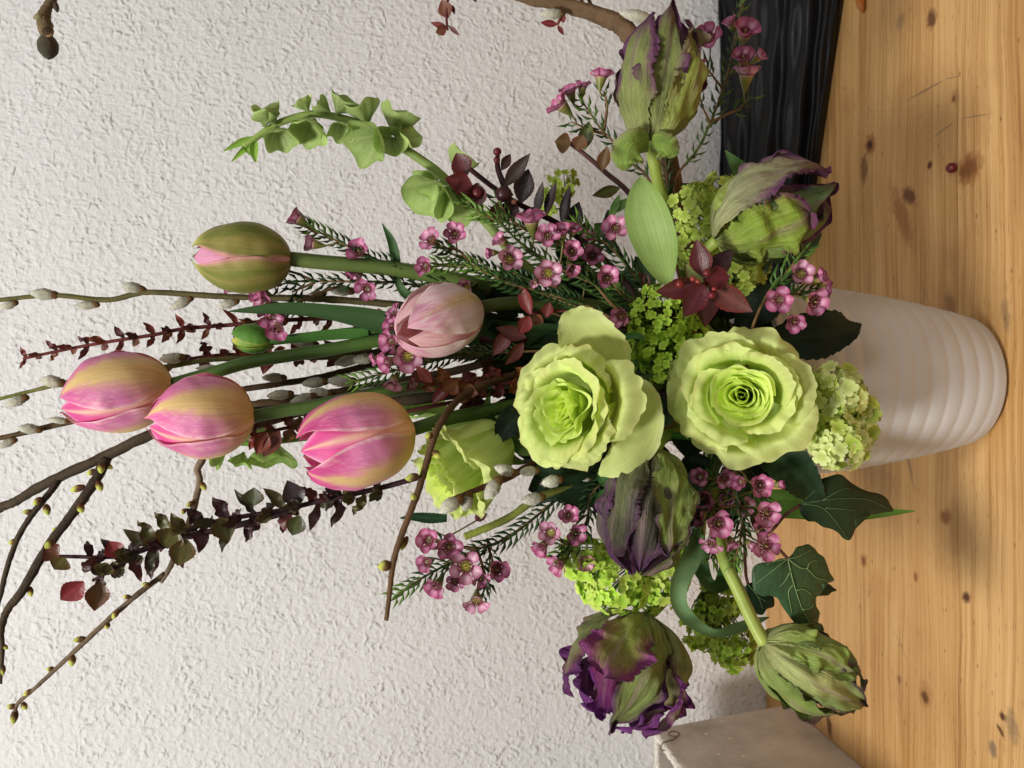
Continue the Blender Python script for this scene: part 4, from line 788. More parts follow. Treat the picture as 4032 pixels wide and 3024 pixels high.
parrot('wide open spent parrot tulip with ragged violet fringes hanging at the end of the viburnum', (2545, 2420, .545), (2400, 2830, .53), 205 * mpp(2480, .54), -.1, [(2590, 2390, .55), (2640, 2320, .555), (2740, 2150, .57), (2800, 1800, .60)],
       [V_(phi=2.9, amax=.9, flare=.6, fringe=.45, ruffle=.16), V_(phi=-2.3, amax=.85, flare=.6, fringe=.45, ruffle=.16), V_(phi=1.25, rs=1.05, amax=.62, tmax=.95, flare=.5, fringe=.35), V_(phi=-1.25, rs=1.05, amax=.62, tmax=1.02, flare=.5, fringe=.45), V_(phi=2.0, rs=.7, amax=.8, fringe=.5, ruffle=.2, tmax=1.02, flare=.3, c=pcol((104, 50, 110), (110, 44, 118), (120, 44, 130), .6, vivid=.6)), V_(phi=-.9, rs=.66, amax=.8, fringe=.5, ruffle=.2, tmax=1.02, flare=.3, c=pcol((104, 50, 110), (96, 36, 104), (120, 44, 130), .6, vivid=.6)), V_(phi=.5, rs=.62, amax=.9, fringe=.5, ruffle=.2, flare=.25, tmax=1.04, c=pcol((120, 40, 90), (96, 30, 92), (120, 44, 130), .6, vivid=.6)), V_(phi=-.25, rs=1.05, amax=.58, tmax=1.12, flare=.1, fringe=.2, ruffle=.09, c=pcol((130, 146, 74), (120, 124, 78), (112, 46, 118), .45)), V_(phi=.30, rs=1.16, amax=.55, tmax=.66, flare=.4, tipp=5, fringe=.25, c=pcol((150, 160, 72), (150, 84, 112), (150, 60, 130), .6, .35, vivid=.5))], pcol((132, 140, 76), (136, 90, 104), (118, 44, 122), .6, .45, vivid=.6), sc=(110, 128, 56), sr=.0042)
parrot('pale green parrot tulip bud hanging from a bent stem over the table', (3003, 2530, .500), (3385, 2755, .494), 150 * mpp(3200, .5), 0.0, [(2960, 2440, .505), (2905, 2320, .51), (2845, 2180, .52), (2810, 1950, .56), (2800, 1800, .59)],
       [V_(phi=2.7, amax=1.0), V_(phi=-2.5, amax=1.0, rs=1.05), V_(phi=-1.3, rs=1.04, amax=.85, c=pcol((138, 164, 88), (96, 116, 78), (90, 62, 72), .45)), V_(phi=1.35, rs=1.02, amax=.8, c=pcol((150, 172, 84), (122, 146, 70), (110, 80, 84), .45)), V_(phi=.15, rs=.94, amax=.8, tmax=1.04, ruffle=.05, c=pcol((196, 204, 128), (150, 170, 96), (86, 56, 72), .45, .8)), V_(phi=-.55, rs=1.06, amax=.6, tmax=.72, ruffle=.16, c=pcol((172, 196, 98), (150, 176, 84), (120, 110, 80), .2)), V_(phi=2.0, rs=1.18, amax=.55, tmax=.9, c=pcol((140, 160, 72), (118, 136, 66), (110, 70, 84), .45))], pcol((150, 174, 84), (128, 146, 80), (104, 70, 84), .45), sc=(156, 170, 84), sr=.0047)
# ------------------------------------------------------------------ viburnum
viburnum('bright green viburnum head of tiny closed florets between the two front roses', [(2600, 1240, 130, 120, .525), (2640, 1400, 150, 110, .53), (2540, 1330, 70, 110, .54), (2720, 1330, 80, 90, .535)], 298, 19, [FL_B], .53, [(2760, 1420, .58)], core=(2660, 1380, .555), seed=3, stalkc=(132, 166, 56))
viburnum('lime viburnum head with open florets tucked behind the feathered parrot tulip', [(2740, 830, 100, 110, .55), (2840, 760, 110, 70, .56), (2770, 960, 110, 120, .555), (2930, 1070, 85, 75, .55)], 175, 28, [FL_A], .55, [(2850, 1150, .585)], core=(2830, 1000, .575), seed=8)
viburnum('pale creamy green viburnum head hanging over the front of the vase', [(3290, 1560, 120, 130, .497), (3300, 1740, 110, 110, .488), (3380, 1660, 70, 120, .50), (3210, 1640, 60, 110, .50)], 190, 33, [FL_C, FL_C, FL_A], .49, [(3120, 1580, .54), (3000, 1560, .575)], core=(3180, 1600, .52), seed=11)
viburnum('fresh green viburnum head half hidden by the drooping purple parrot tulip', [(2300, 2200, 100, 90, .54), (2430, 2290, 150, 120, .535), (2590, 2270, 120, 130, .54), (2660, 2170, 60, 90, .545)], 295, 26, [FL_B, FL_B, FL_A], .54, [(2640, 2050, .575), (2750, 1850, .60)], core=(2560, 2170, .565), seed=21)
viburnum('olive viburnum head seen from its stalks behind the bent tulip stem', [(2890, 2560, 100, 85, .555), (2840, 2380, 110, 90, .57), (2760, 2480, 70, 90, .57)], 170, 21, [FL_D, FL_D, FL_B], .56, [(2760, 2250, .585), (2790, 1950, .60)], core=(2770, 2320, .575), seed=31, shell=.5, stalkc=(92, 108, 42))
viburnum('small far viburnum head against the wall behind the black berries', [(2220, 720, 60, 55, .66), (2180, 790, 60, 50, .66)], 46, 17, [FL_D], .66, [(2300, 950, .64), (2500, 1200, .62)], core=(2230, 820, .66), seed=41, stalkc=(92, 120, 42))
# ------------------------------------------------------------------ pussy willow
def willow(label, path, cats, c0=(104, 100, 56), c1=(70, 60, 40), paths=()):
    t = branch('willow_branch', label, 'branch', [path] + list(paths), 'pussy willow branches', c0, c1)
    for c in cats: catkin(t, c[0], c[1], c[2], c[3], c[4], c[5], c[6], c[7] if len(c) > 7 else .15)
    return t
y1 = .625
willow('straight olive willow branch with plump silver catkins above the burgundy sprig', [(-60, 1186, y1, 8), (0, 1181, y1, 9), (211, 1163, y1, 10), (422, 1181, y1, 11), (579, 1151, y1, 11), (800, 1163, y1, 12), (1000, 1172, y1, 12), (1242, 1176, y1, 14), (1544, 1198, y1, 15), (1900, 1240, .62, 16), (2400, 1330, .615, 16)],
       [(28, 1204, y1, 66, 34, -.9, .35), (165, 1158, y1, 96, 50, -1, -.05), (335, 1203, y1, 86, 38, -1, .1), (518, 1132, y1, 84, 48, -.95, -.2), (708, 1196, y1, 90, 44, -.85, .5), (893, 1198, y1, 78, 38, -.9, .3), (1340, 1143, y1 - .01, 88, 48, -1, -.05), (1244, 1158, y1, 66, 30, -1, .1), (1540, 1205, y1, 44, 26, -.9, .3)])
y2 = .632
willow('green willow branch passing behind the flecked tulip', [(-60, 1580, y2, 6), (0, 1570, y2, 7), (163, 1530, y2, 8), (400, 1475, y2, 9), (645, 1446, y2, 10), (820, 1418, y2, 10), (1000, 1410, y2, 11), (1300, 1405, y2, 12), (1500, 1385, y2, 12), (1900, 1380, .625, 14), (2400, 1400, .615, 14)],
       [(200, 1502, y2, 84, 54, -.95, -.15), (60, 1582, y2, 80, 44, -.9, .4), (672, 1411, y2 - .006, 86, 48, -.95, .1), (818, 1450, y2 - .008, 92, 32, -1, 0), (990, 1415, y2, 60, 24, -1, 0), (1192, 1350, y2, 100, 42, -1, -.1), (1362, 1423, y2 - .01, 96, 46, -.9, .2), (1424, 1415, y2 - .012, 80, 44, -.95, .1)], (110, 112, 54))
y3 = .64
willow('dark willow branch with catkins in pairs between the tulip stems', [(-60, 1738, y3, 9), (0, 1725, y3, 10), (90, 1705, y3, 11), (241, 1669, y3, 12), (600, 1590, y3, 13), (941, 1535, y3, 12), (1242, 1489, y3, 13), (1453, 1441, y3, 14), (1800, 1400, .63, 15), (2400, 1420, .615, 15)],
       [(112, 1688, y3 - .006, 80, 44, -1, -.1), (22, 1748, y3 - .004, 70, 36, -.9, .4), (225, 1654, y3 - .01, 74, 30, -1, -.1), (1074, 1487, y3 - .01, 84, 40, -1, 0), (1234, 1507, y3 - .01, 92, 46, -1, .1), (1340, 1501, y3 - .012, 100, 50, -1, 0), (1096, 1555, y3 - .012, 92, 44, -1, .1), (1186, 1572, y3 - .014, 92, 44, -.95, .3), (1258, 1543, y3 - .01, 80, 36, -1, -.1), (1450, 1540, y3 - .01, 80, 36, -1, 0)], (84, 66, 44), (58, 46, 34), [[(960, 1600, y3 - .004, 17), (1100, 1580, y3 - .004, 17), (1250, 1560, y3 - .004, 18), (1453, 1524, y3 - .004, 18), (1750, 1470, y3 - .002, 17), (2000, 1405, .628, 15)]])
y5 = .50
willow('short willow branch with woolly catkins in front of the sideways rose', [(1795, 1960, y5, 9), (1900, 1920, y5 + .005, 12), (2000, 1880, y5 + .012, 14), (2150, 1800, .535, 15), (2350, 1720, .57, 15), (2600, 1600, .60, 15)],
       [(1768, 1992, y5 - .006, 96, 62, -.75, .5), (1936, 1930, y5 - .004, 90, 62, -.5, .7), (1836, 1982, y5, 64, 54, -.3, .8), (1985, 1850, y5 + .004, 84, 50, -.85, -.3), (2078, 1857, y5 + .015, 70, 44, -1, .1)], (86, 56, 38), (66, 46, 34))
willow('green willow shoot cut off at a slant below the sideways rose', [(1828, 2114, .530, 14), (1900, 2085, .530, 15), (2000, 2040, .53, 15), (2141, 1950, .532, 16), (2353, 1864, .545, 17), (2560, 1760, .575, 17), (2700, 1650, .60, 17)],
       [(2092, 1966, .518, 84, 52, -.95, .15), (2168, 1896, .518, 76, 54, -.9, .2), (2306, 1888, .53, 36, 18, -1, .1)], (122, 130, 54), (84, 88, 44))
y6 = .59
t6 = willow('thick brown willow branch with fat buds behind the mauve parrot tulip', [(2000, -40, y6, 22), (2084, -6, y6, 24), (2225, 20, y6, 28), (2388, 72, y6, 34), (2475, 130, y6, 38), (2580, 330, .595, 36), (2640, 650, .60, 34), (2720, 1000, .61, 30)],
            [(2168, 56, y6 - .006, 92, 44, -.95, .12), (2500, 62, y6 - .012, 130, 50, -.95, -.12)], (112, 90, 66), (96, 74, 54))
yt = .60
tt_ = branch('willow_branch', 'dark willow twig tip hanging into the picture at the wall, with one closed bud', 'branch', [[(186, 140, yt, 22), (180, 112, yt, 28), (172, 70, yt, 26), (186, 30, yt, 18), (206, -10, yt, 18), (240, -90, yt, 18), (420, -360, yt + .01, 18), (1100, -420, .61, 20), (2000, -60, .602, 22)]], 'pussy willow branches', (112, 96, 68), (74, 58, 44), tail=False)
bud(tt_, 189, 188, yt, 100, 80, .1, 1, .1, (84, 74, 56), (62, 58, 44)); bud(tt_, 221, 28, yt, 50, 22, .3, 1, .1, (70, 56, 44), (70, 56, 44)); bud(tt_, 150, 66, yt - .004, 40, 26, -.8, .4, .2, (120, 112, 80), (120, 112, 80))
bud(tt_, 185, 122, yt - .012, 26, 44, 0, .2, 1, (190, 160, 116), (60, 44, 30))
# ------------------------------------------------------------------ budding bare twigs
def budtwig(label, paths, buds, c0, c1, tail=True):
    t = branch('budding_twig', label, 'twig', paths, 'bare budding twigs', c0, c1, tail)
    for b in buds: bud(t, *b)
    return t
yb = .585
budtwig('thick dark budding twig forking out from behind the tulips', [[(-60, 2050, yb, 20), (0, 2000, yb, 18), (60, 1975, yb, 18), (181, 1904, yb, 20), (422, 1793, yb, 21), (588, 1714, yb, 22), (800, 1650, .59, 26), (1200, 1610, .60, 26), (1700, 1560, .61, 26), (2300, 1480, .615, 26)],
        [(2, 2692, yb - .02, 6), (8, 2560, yb - .02, 10), (4, 2480, yb - .02, 13), (30, 2400, yb - .018, 15), (88, 2325, yb - .016, 17), (190, 2150, yb - .012, 18), (291, 2015, yb - .008, 19), (372, 1896, yb - .004, 20), (420, 1800, yb, 22)],
        [(-30, 2440, yb - .01, 8), (0, 2352, yb - .01, 9), (27, 2238, yb - .01, 10), (74, 2110, yb - .01, 11), (135, 2015, yb - .008, 12), (203, 1930, yb - .004, 13), (235, 1880, yb, 15)]],
        [(398, 1844, yb - .012, 46, 28, .3, 1, .5), (360, 1860, yb, 40, 26, -.9, .4), (304, 1924, yb - .006, 58, 30, -.95, .3), (392, 1914, yb - .006, 46, 30, .5, 1), (432, 1838, yb, 30, 20, .8, .5), (319, 2003, yb - .01, 38, 30, .4, .9), (222, 2086, yb - .01, 34, 22, -.9, -.2), (193, 2144, yb - .022, 42, 32, -.3, .6, .8), (120, 2330, yb - .014, 40, 24, .2, 1), (110, 2016, yb - .008, 44, 24, -1, 0), (185, 2008, yb - .01, 46, 30, .3, 1), (146, 1974, yb - .01, 40, 26, -.6, .6), (52, 2134, yb - .01, 40, 26, -.9, .3), (22, 2548, yb - .02, 26, 18, .8, .6), (12, 2640, yb - .02, 40, 20, 0, 1)], (76, 66, 48), (56, 45, 35))
ybb = .60
budtwig('thin grey budding twig with a long side shoot reaching furthest along the wall', [[(634, 2292, ybb, 9), (677, 2218, ybb, 11), (745, 2056, ybb, 13), (785, 1900, ybb, 13), (784, 1832, ybb, 14), (900, 1720, .605, 15), (1300, 1600, .61, 15), (1900, 1520, .615, 15), (2400, 1480, .615, 15)],
        [(58, 2826, ybb - .01, 6), (68, 2773, ybb - .01, 8), (135, 2712, ybb - .01, 8), (237, 2618, ybb - .008, 9), (338, 2523, ybb - .006, 10), (433, 2435, ybb - .004, 11), (542, 2340, ybb - .002, 11), (650, 2259, ybb, 11)]],
        [(576, 2302, ybb - .006, 36, 22, -.9, -.2), (498, 2350, ybb - .004, 30, 20, -1, 0), (454, 2420, ybb - .008, 40, 24, -.5, .7), (422, 2464, ybb - .004, 28, 24, 0, 1), (312, 2518, ybb - .006, 50, 26, -1, .15), (284, 2602, ybb - .008, 44, 30, 0, 1), (197, 2634, ybb - .008, 30, 20, -.9, .1), (110, 2728, ybb - .01, 44, 24, -.8, .5), (96, 2780, ybb - .01, 34, 24, .6, .8), (46, 2782, ybb - .01, 40, 24, -1, 0), (56, 2824, ybb - .01, 56, 30, -.1, 1), (800, 1914, ybb - .004, 40, 26, .6, .8), (748, 1985, ybb - .004, 36, 22, -.8, .5), (723, 2014, ybb - .004, 26, 20, -.6, .8)], (128, 112, 92), (92, 78, 60))
ybc = .505
budtwig('brown twig with round buds crossing in front of the sideways rose', [[(1521, 2442, ybc, 9), (1533, 2344, ybc, 10), (1551, 2205, ybc, 12), (1599, 2060, ybc, 13), (1647, 1934, ybc + .002, 14), (1683, 1813, ybc + .006, 14), (1732, 1672, .52, 15), (1850, 1540, .55, 15), (2100, 1460, .58, 15), (2450, 1440, .605, 15)]],
        [(1688, 1716, ybc, 34, 30, -1, 0, .4), (1720, 1790, ybc, 40, 32, .6, .5, .3), (1622, 1880, ybc, 56, 34, -.95, .25), (1628, 1957, ybc - .008, 30, 26, 0, .3, 1), (1592, 2140, ybc + .004, 60, 26, -.4, .9), (1514, 2228, ybc, 56, 46, -.9, .15)], (98, 74, 48), (82, 60, 42))
# ------------------------------------------------------------------ burgundy sprigs
RC = [(122, 58, 48), (104, 52, 46), (128, 74, 46), (92, 46, 44)]
DC = [(70, 46, 46), (62, 42, 44), (84, 82, 44), (66, 64, 42), (82, 44, 42)]
redsprig('slender red-brown leaf sprig with small curled leaves, tallest beside the flecked tulip', [[(92, 1412), (271, 1374), (422, 1347), (603, 1319), (723, 1295), (904, 1280), (1100, 1262), (1400, 1255), (1900, 1280), (2400, 1340)]], RC, .63, 76, 15, 58, .005, seed=3, sr=(6, 12), endf=.62)
redsprig('second red-brown leaf sprig half hidden behind the tulip stems', [[(660, 1430), (820, 1402), (1000, 1395), (1300, 1400), (1600, 1390), (2000, 1380), (2400, 1380)]], RC, .645, 78, 26, 62, .01, seed=8, sr=(6, 12), endf=.75)
redsprig('large dark purple-green leaf sprig spreading low across the wall', [[(230, 2190), (271, 2191), (474, 2191), (610, 2150), (813, 2062), (1100, 2010), (1262, 1972), (1442, 1934), (1605, 1892), (1900, 1800), (2300, 1640), (2550, 1550)], [(366, 2286), (474, 2225), (542, 2171), (745, 2112), (950, 2065), (1150, 2010)]], DC, .575, 118, 29, 56, .05, seed=12, sr=(7, 15), stemc=((64, 40, 44), (48, 34, 36)), endf=.52, ang=.8,
         extra=[(330, 2290, 240, 2362, 46, (126, 44, 46), .57, .2), (390, 2290, 372, 2400, 46, (98, 70, 40), .568, .1), (230, 2190, 175, 2155, 40, (104, 62, 44), .57, .2), (255, 2195, 215, 2240, 44, (96, 88, 44), .568, .3), (470, 2190, 430, 2130, 38, (128, 48, 46), .57, .2), (420, 2215, 395, 2265, 40, (92, 92, 46), .568, .2), (690, 2080, 640, 2150, 60, (92, 88, 42), .565, .2), (730, 2120, 700, 2230, 52, (88, 84, 44), .566, .2), (860, 2040, 900, 2130, 50, (88, 90, 44), .565, .2), (1000, 1990, 1000, 1920, 46, (66, 72, 40), .57), (1180, 1990, 1130, 1890, 46, (52, 42, 46), .57), (1180, 2030, 1150, 2110, 40, (70, 78, 40), .565)])
redsprig('short copper leaf sprig between the two lower tulips', [[(1000, 1712), (1060, 1700), (1150, 1682), (1300, 1672), (1500, 1640), (1900, 1560), (2350, 1470)]], [(116, 66, 48), (108, 84, 48), (124, 54, 48)], .60, 96, 36, 60, .01, seed=5, sr=(6, 11), endf=.40,
         extra=[(1050, 1702, 1010, 1790, 34, (118, 60, 44), .59, .1), (1100, 1695, 1035, 1800, 34, (108, 66, 56), .592, .3)])
redsprig('coppery orange leaf sprig behind the pale double tulip and middle rose', [[(1640, 1500), (1740, 1515), (1850, 1515), (1990, 1510), (2150, 1490), (2450, 1450)]], [(122, 74, 44), (112, 60, 46), (134, 84, 44), (112, 50, 46)], .565, 92, 32, 56, .01, seed=15, sr=(6, 10), endf=.75, extra=[(1800, 1500, 1740, 1540, 42, (128, 78, 40), .55, .2), (1850, 1510, 1825, 1560, 44, (126, 80, 42), .55, .2), (1770, 1520, 1700, 1590, 26, (118, 52, 48), .552), (1700, 1505, 1640, 1440, 24, (140, 72, 66), .55)])
redsprig('small wine red leaf trio above the middle rose', [[(2050, 1150), (2090, 1230), (2150, 1225), (2250, 1230), (2450, 1290)]], RC, .535, 0, 0, seed=2, sr=(5, 8),
         extra=[(2090, 1240, 2050, 1115, 28, (124, 54, 52), .53, .3), (2085, 1245, 2042, 1318, 30, (122, 48, 50), .528, .1), (2150, 1250, 2165, 1190, 24, (104, 44, 42), .53), (2095, 1245, 2140, 1270, 26, (112, 70, 48), .532), (2070, 1330, 1950, 1290, 30, (72, 36, 38), .55), (2010, 1300, 1940, 1400, 30, (86, 44, 42), .552), (2060, 1350, 1990, 1440, 26, (90, 46, 40), .55)])
redsprig('dark burgundy sprig with round berries and glossy leaves against the wall', [[(1800, 610), (1820, 640), (1950, 743), (2042, 803), (2221, 895), (2400, 1040), (2600, 1250)], [(1960, 600), (1960, 660), (1985, 730), (2010, 775)]], DC, .56, 0, 0, seed=4, sr=(9, 15), stemc=((62, 36, 38), (48, 32, 32)),
         extra=[(1840, 690, 1795, 602, 44, (78, 32, 34), .548, .1), (1860, 730, 1752, 700, 40, (84, 34, 34), .546, .1), (1880, 720, 1870, 830, 40, (74, 30, 32), .548, .2), (1850, 740, 1790, 760, 34, (82, 34, 36), .547), (1985, 735, 2085, 615, 30, (56, 44, 38), .552, .2), (1975, 670, 2010, 605, 20, (60, 40, 36), .552), (2050, 800, 2080, 665, 42, (48, 36, 36), .553, .1), (2020, 790, 1990, 880, 40, (54, 30, 32), .552), (2110, 850, 2140, 720, 22, (52, 44, 40), .548, .5), (2150, 850, 2190, 720, 26, (58, 44, 42), .548, .7), (2215, 890, 2245, 730, 24, (48, 38, 38), .548, .5), (2240, 920, 2280, 800, 40, (40, 30, 30), .553, .1), (2300, 960, 2310, 870, 34, (38, 28, 28), .556), (2060, 830, 2120, 880, 44, (40, 28, 28), .556), (1960, 800, 1930, 890, 26, (92, 36, 38), .55)],
         berries=[(1983, 765, 32, .545, (66, 30, 34)), (1958, 597, 16, .556, (110, 36, 40)), (1956, 630, 13, .556, (104, 38, 38)), (1880, 760, 22, .548, (96, 34, 38)), (2024, 795, 11, .545, (150, 90, 70))])
redsprig('brown stemmed sprig with few olive red leaves beside the mauve parrot tulip', [[(2240, 562), (2260, 575), (2334, 635), (2388, 683), (2475, 760), (2560, 900), (2640, 1120)]], DC, .575, 0, 0, seed=6, sr=(8, 14), stemc=((96, 66, 60), (62, 42, 42)),
         extra=[(2247, 566, 2185, 556, 40, (104, 82, 50), .568, .1), (2270, 590, 2296, 532, 32, (112, 82, 52), .567, .2), (2300, 590, 2320, 478, 32, (92, 106, 58), .574, .2), (2370, 672, 2392, 582, 28, (104, 80, 46), .568, .3), (2440, 740, 2330, 770, 24, (84, 88, 42), .565, .2)])
redsprig('glossy burgundy leaf rosette with red buds in front of the viburnum', [[(2775, 1100, .50), (2790, 1180, .53), (2800, 1300, .57)]], RC, .50, 0, 0, seed=9, sr=(7, 9),
         extra=[(2775, 1090, 2748, 944, 46, (92, 44, 44), .498, .15), (2790, 1095, 2880, 985, 44, (70, 36, 36), .505, .2), (2760, 1120, 2578, 1150, 46, (98, 48, 52), .494, .35), (2770, 1120, 2692, 1252, 50, (92, 40, 46), .492, .1), (2790, 1120, 2952, 1226, 54, (104, 54, 48), .494, -.3), (2780, 1100, 2872, 1090, 48, (96, 34, 40), .490, .1), (2780, 1130, 2772, 1290, 50, (72, 38, 36), .508, .2), (2770, 1110, 2700, 1040, 36, (112, 118, 70), .512), (2840, 1160, 2900, 1150, 28, (96, 108, 60), .512)],
         berries=[(2784, 1074, 16, .486, (112, 34, 40)), (2803, 1162, 14, .484, (124, 36, 46)), (2676, 1118, 17, .488, (132, 44, 36)), (2728, 1098, 11, .486, (170, 70, 60)), (2748, 1108, 10, .486, (150, 60, 54)), (2812, 1138, 9, .486, (170, 60, 60))])
def edge_sprig(label, s, ex, y=.63):
    redsprig(label, [s], RC, y, 0, 0, seed=3, sr=(5, 7), tail=False, extra=ex)
edge_sprig('red leaf twig drooping along the wall above the bell flowers', [(1762, 118), (1758, 60), (1766, -10), (1800, -100), (1950, -160), (2250, -80), (2340, 40, .60)], [(1762, 110, 1695, 88, 12, (120, 54, 48)), (1758, 112, 1716, 128, 20, (112, 66, 48)), (1766, 100, 1812, 142, 9, (112, 54, 46)), (1766, 70, 1740, 0, 30, (112, 66, 44)), (1780, 20, 1792, 58, 9, (104, 48, 44)), (1860, -20, 1876, 10, 12, (104, 48, 44))])
edge_sprig('tiny red leaf tuft hanging under the thick willow branch', [(2196, 96), (2215, 50), (2232, -10), (2270, -40), (2300, 30, .60)], [(2195, 96, 2128, 88, 14, (118, 44, 48)), (2196, 100, 2220, 138, 10, (112, 50, 46)), (2212, 60, 2222, 92, 14, (116, 48, 48)), (2230, 0, 2260, -4, 14, (112, 48, 46))])
# ------------------------------------------------------------------ waxflowers
waxflower('waxflower sprig with a half closed side-on blossom beside the olive tulip bud', [[(1238, 905), (1330, 950), (1480, 1020), (1700, 1095), (2050, 1190), (2400, 1300)], [(1200, 890), (1250, 920)]], [(1180, 868, .592, -.8, -.5, .25, 1.0, .5), (1238, 962, .592, -.9, -.1, .2, .9, .6), (1417, 992, .592, -.2, -.2, .8), (1410, 1074, .60, -.5, .7, .3, .9)], (0, .55), .596)
waxflower('waxflower sprig crossing the straight willow branch with a chain of four blossoms', [[(1030, 1150), (1140, 1112), (1300, 1108), (1604, 1118), (2000, 1190), (2400, 1290)], [(1062, 1100), (1134, 1068), (1240, 1108)], [(1150, 1150), (1240, 1112)], [(1070, 1260), (1180, 1190), (1320, 1130)]], [(1447, 1134, .592, -.2, .4, .8, 1.1), (1030, 1150, .60, -.6, -.2, .6), (1052, 1196, .598, -.5, .2, .8), (1064, 1242, .597, .1, .5, .7), (1094, 1288, .598, 0, .7, .6), (905, 1140, .606, -.9, 0, .2, .6, .9)], (.05, .6), .604, dens=.7)
waxflower('waxflower sprig with a white centred blossom over the olive tulip stem', [[(1725, 1043), (1830, 1046), (1900, 1052), (2050, 1120), (2300, 1220), (2500, 1300)], [(1730, 975), (1800, 985), (1850, 1030)]], [(1702, 948, .555, -.5, -.2, .7), (1792, 925, .555, .0, -.2, .9), (1679, 1050, .552, -.45, .1, .85, 1.0)], (0, .5), .562)
waxflower('waxflower sprig with five crowded blossoms beside the dark berries', [[(1880, 838), (1959, 873), (2069, 974), (2153, 1029), (2280, 1092), (2343, 1122), (2500, 1250)]], [(2094, 880, .522, -.1, -.8, .35, 1.25, .3), (2157, 930, .518, -.1, -.2, .9, 1.1), (2212, 922, .519, -.1, -.6, .5, .9, .5), (2256, 912, .524, .2, -.5, .5, .8, .5), (2250, 992, .516, .1, -.1, .9, 1.1), (2246, 1052, .517, .3, .6, .5, .8)], (0, .9), .53, ncol=(60, 86, 40))
waxflower('waxflower sprig with a yellow eyed blossom in front of the green stems', [[(1860, 1050), (1930, 1080), (1990, 1110), (2111, 1143), (2300, 1200), (2500, 1290)], [(1990, 1060), (2080, 1100), (2200, 1130)]], [(2003, 1022, .518, .3, -.1, .9, 1.15, .0), (1978, 952, .53, -.6, -.4, .5, .8, .5), (2157, 1076, .516, .1, .1, .95, 1.05), (2106, 1108, .525, -.3, .5, .6, .6, .7), (1940, 995, .53, -.9, .1, .3, .6, .6)], (0, .7), .53)
waxflower('waxflower sprig with one greenish blossom against the broad pale leaf', [[(2270, 870), (2330, 930), (2398, 966), (2470, 1050), (2533, 1122), (2640, 1260)]], [(2423, 900, .528, -.2, -.1, .95, 1.1), (2396, 905, .54, -.9, .2, .4, .7)], (0, .8), .535)
waxflower('waxflower sprig with a cupped blossom above the bright green viburnum', [[(2400, 1080), (2430, 1140), (2480, 1180), (2560, 1220), (2680, 1300)], [(2450, 1230), (2520, 1240)]], [(2390, 1097, .515, .0, -.1, .95, 1.1, .35), (2452, 1244, .517, -.6, .2, .7, 1.0, .4)], (.1, .8), .525)
waxflower('waxflower sprig with a clump of blossoms peeping out under the pale double tulip', [[(1392, 1503), (1574, 1453), (1725, 1417), (1845, 1393), (2200, 1380), (2500, 1380)], [(1560, 1260), (1600, 1340), (1640, 1430)]], [(1556, 1240, .572, -.6, -.5, .5, .8), (1552, 1288, .570, -.5, -.3, .6, .9), (1545, 1345, .566, -.5, .1, .8), (1605, 1404, .556, .1, .2, .9, 1.2), (1532, 1423, .562, -.7, .3, .6), (1552, 1500, .564, -.2, .8, .4, .9), (1480, 1412, .58, -.7, .3, .4, .6)], (0, .6), .575)
waxflower('waxflower sprig with blossoms seen side-on left of the mauve parrot tulip', [[(2290, 395), (2330, 455), (2372, 515), (2405, 548), (2497, 651), (2551, 700), (2640, 900), (2700, 1150)], [(2378, 360), (2390, 420), (2378, 515)], [(2250, 480), (2320, 510), (2385, 530)]], [(2215, 418, .565, -.75, -.6, .35, 1.1, .2), (2247, 370, .568, -.3, -.7, .5, 1.0, .2), (2292, 348, .57, .1, -.85, .35, .9, .3), (2366, 312, .57, .1, -.98, .12, 1.1, .2)], (0, .5), .575, dens=.6)
waxflower('tall waxflower sprig with a crown of blossoms in front of the black cloth', [[(2930, -30), (2914, 54), (2893, 163), (2876, 244), (2855, 325), (2800, 477), (2741, 597), (2654, 732), (2700, 1000), (2740, 1250)], [(2950, 385), (2909, 428), (2860, 450), (2800, 482)], [(2770, 250), (2830, 330), (2850, 350)], [(2620, 620), (2628, 740), (2640, 900)], [(2760, 410), (2790, 470), (2796, 486)]], [(2790, 152, .582, -.4, -.2, .9, 1.15), (2746, 274, .576, -.1, -.75, .5, 1.0, .5), (2742, 214, .58, -.4, -.6, .6, .8, .5), (2931, 136, .582, 0, -.45, .85, 1.2), (2926, 236, .586, -.2, -.4, .7, 1.0), (2984, 228, .59, .6, -.4, .5, .8, .4), (2938, 304, .582, .0, -.85, .4, 1.15, .3), (2880, 98, .592, -.5, -.6, .4, .8, .4)], (0, .55), .592, dens=.55, ncol=(66, 92, 46))
waxflower('waxflower sprig with veined blossoms in a ring beside the vase neck', [[(3160, 985), (3097, 1076), (3059, 1114), (3015, 1170), (2960, 1300), (2940, 1450)], [(3140, 1140), (3080, 1180), (3020, 1180)], [(3210, 1150), (3120, 1160), (3040, 1180)]], [(3152, 1080, .488, .0, -.2, .9, 1.0), (3220, 1096, .488, .6, -.4, .5, .9, .3), (3245, 1138, .492, .8, .1, .3, .8, .3), (3067, 1180, .482, -.3, .2, .9, 1.1), (3200, 1185, .482, .3, .3, .8, 1.1, .3), (3124, 1262, .482, .0, .5, .8, 1.05, .35)], (0, .4), .496, ncol=(66, 100, 44))
